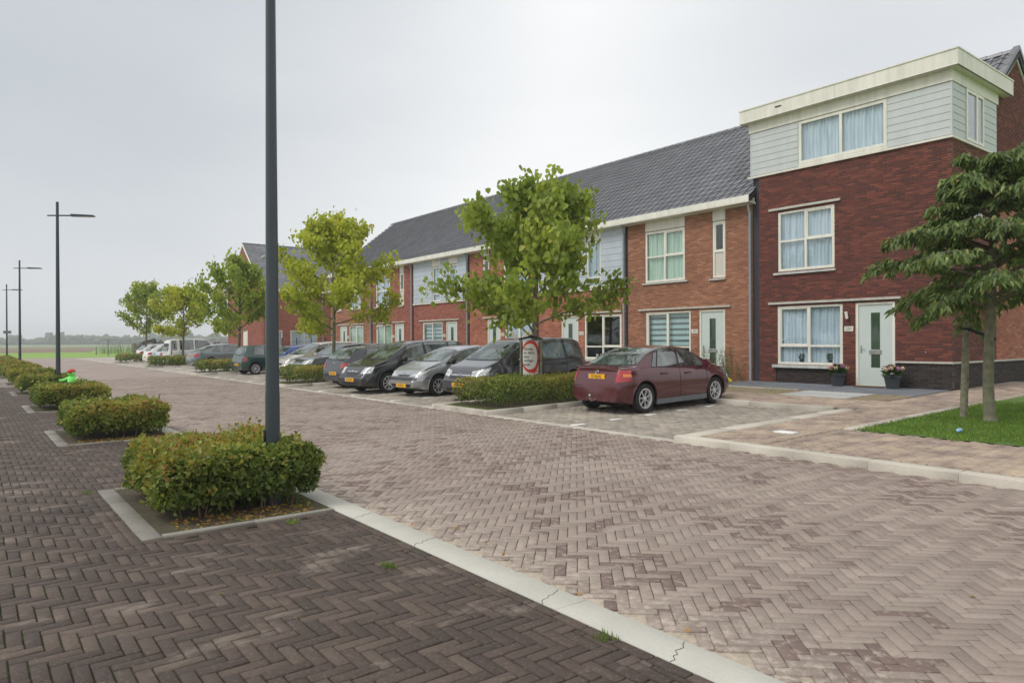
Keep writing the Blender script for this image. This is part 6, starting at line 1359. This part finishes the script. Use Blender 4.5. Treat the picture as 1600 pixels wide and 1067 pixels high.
weeds('fence_scrub', 'dry brownish scrub at the foot of the wire fence', 97.5, 102, -18.5, -13.0, 1.3, 160)
M('rubble_brown', (.13, .11, .10), .95, var=.4, vscale=1.5); M('rubble_dark', (.06, .06, .065), .9)
rb = MB(); r_ = random.Random(4)
for i in range(90): c = Vector((112+r_.uniform(-4, 6), -19.5-r_.uniform(0, 13), r_.uniform(0, 1.2))); ax = [Vector((r_.gauss(0, 1), r_.gauss(0, 1), r_.gauss(0, 1))).normalized()]; ax.append(ax[0].orthogonal().normalized()); ax.append(ax[0].cross(ax[1])); rb.obox(c, ax, r_.uniform(.2, .9), r_.uniform(.15, .5), r_.uniform(.1, .35), r_.random())
rb.obj('rubble_heap', 'rubble_brown', None, kind='stuff')
for (lb, x, y, tilt) in (('dark slab of scrap leaning up out of the rubble', 112, -20.9, 1.1), ('dark scrap sheet tilted low over the rubble behind the white cars', 111, -27.2, .35)):
    m = MB(); m.box(-.9, .9, -.45, .45, -.1, .1).box(-.7, -.5, -.4, .4, .1, .25); o = m.obj('scrap_panel', 'rubble_dark', None); o.location = (x, y, 1.6); o.rotation_euler = (tilt, .3, 1.2); tag(o, lb, 'scrap')
o = MB().tube([(0, 0, -.1), (0, 0, .95)], [.09, .07], 8).obj('field_post', 'wood_post', None); o.location = (118, -15.0, 0); tag(o, 'short dark post standing alone in the green field', 'post')
gt = MB()
for i in range(12): gt.tube([(0, -1.0*i*.33, .0), (0, -1.0*i*.33, 1.4+.1*(i % 3))], .05, 5)
gt.tube([(0, 0, 1.0), (0, -3.6, 1.0)], .04, 5).tube([(0, 0, .4), (0, -3.6, .4)], .04, 5); M('rust_wood', (.16, .08, .06), .9); o = gt.obj('paling', 'rust_wood', None); o.location = (84, -25.6, .1); tag(o, 'reddish brown paling fence behind the blue-grey saloon', 'fence')
o = MB().tube([(0, 0, 0), (0, 0, 5.5)], [.07, .05], 10).obj('lamp_post', 'post_paint', None, smooth=50); o.location = (72, -22.4, 0); tag(o, 'dark lamp post behind the blue-grey saloon, top hidden by leaves', 'lamp post')
ff = empty('garden_fence', (57.5, -20.6, .2), 0, 'dark metal garden fence with posts before the cross-street house', 'fence')
for i in range(9): MB().tube([(0, 0, 0), (0, 0, 1.75)], .045, 6).obj('post', 'black_plastic', ff).location = (0, -1.25*i, 0)
fw_ = MB()
for z in (.3, .9, 1.45): fw_.tube([(0, 0, z), (0, -10, z)], .012, 4)
for q in range(60): fw_.tube([(0, -q/6, .2), (0, -q/6, 1.5)], .007, 3, caps=False)
fw_.obj('wire_mesh', 'black_plastic', ff, kind='stuff')
sheet('rear_ground', 45.7, 87, -60, -16.1, .12, 'garden_soil'); 
# crossed white boards standing between the cars
xb = MB(); 
for dx, r_y in ((0, .7), (1.0, -.7)):
    c = Vector((21.3-dx*.0, -16.6-dx*.62, 1.83)); ax = (Vector((.0, math.cos(r_y), math.sin(r_y))), Vector((1, 0, 0)), Vector((0, -math.sin(r_y), math.cos(r_y)))); xb.obox(c, ax, .22, .012, .085)
xb.tube([(21.3, -16.6, .25), (21.3, -16.6, 1.8)], .02, 6).tube([(21.3, -17.22, .25), (21.3, -17.22, 1.8)], .02, 6); tag(xb.obj('marker_boards', 'white_frame'), 'pair of slanted white boards standing behind the silver hatchback', 'sign')
# ------------------------------------------------------------------ haze
hz = MB().box(-1405, 1505, -1405, 1405, -1.2, 24).obj('haze', 'white_frame', None, kind='stuff')
hm = bpy.data.materials.new('haze_air'); hm.use_nodes = True; t = hm.node_tree; t.nodes.clear(); pv_ = t.nodes.new('ShaderNodeVolumePrincipled'); pv_.inputs['Color'].default_value = (.97, .985, 1, 1); pv_.inputs['Density'].default_value = .0008; pv_.inputs['Anisotropy'].default_value = .2
oo = t.nodes.new('ShaderNodeOutputMaterial'); t.links.new(pv_.outputs[0], oo.inputs['Volume']); hz.data.materials.clear(); hz.data.materials.append(hm)
# cracks across the concrete band, stray leaves
for x_ in (2.33, 3.35, 4.9, 6.0):
    ck = MB(); y_ = -2.80; pts = []
    while y_ > -3.05: pts.append((x_+rs.normal(0, .012)+(y_+2.8)*-.35, y_, .0035)); y_ -= .03
    ck.tube(pts, .0028, 4); ck.obj('crack', 'rubble_dark' if x_ > 3 else 'joint_moss', bnd)
nn = 40; X_ = rs.uniform(1.5, 16, nn); Y_ = np.where(rs.rand(nn) < .6, -3.1-rs.exponential(.12, nn), rs.uniform(-9, .2, nn)); leaves('fallen_leaves', None, np.stack([X_, Y_, np.full(nn, .012)], 1), rdir(nn)*[1, 1, .15], rdir(nn, 3), rs.uniform(.025, .05, nn), .028, 'hedge_leaf', rnd=rs.uniform(.93, .999, nn))
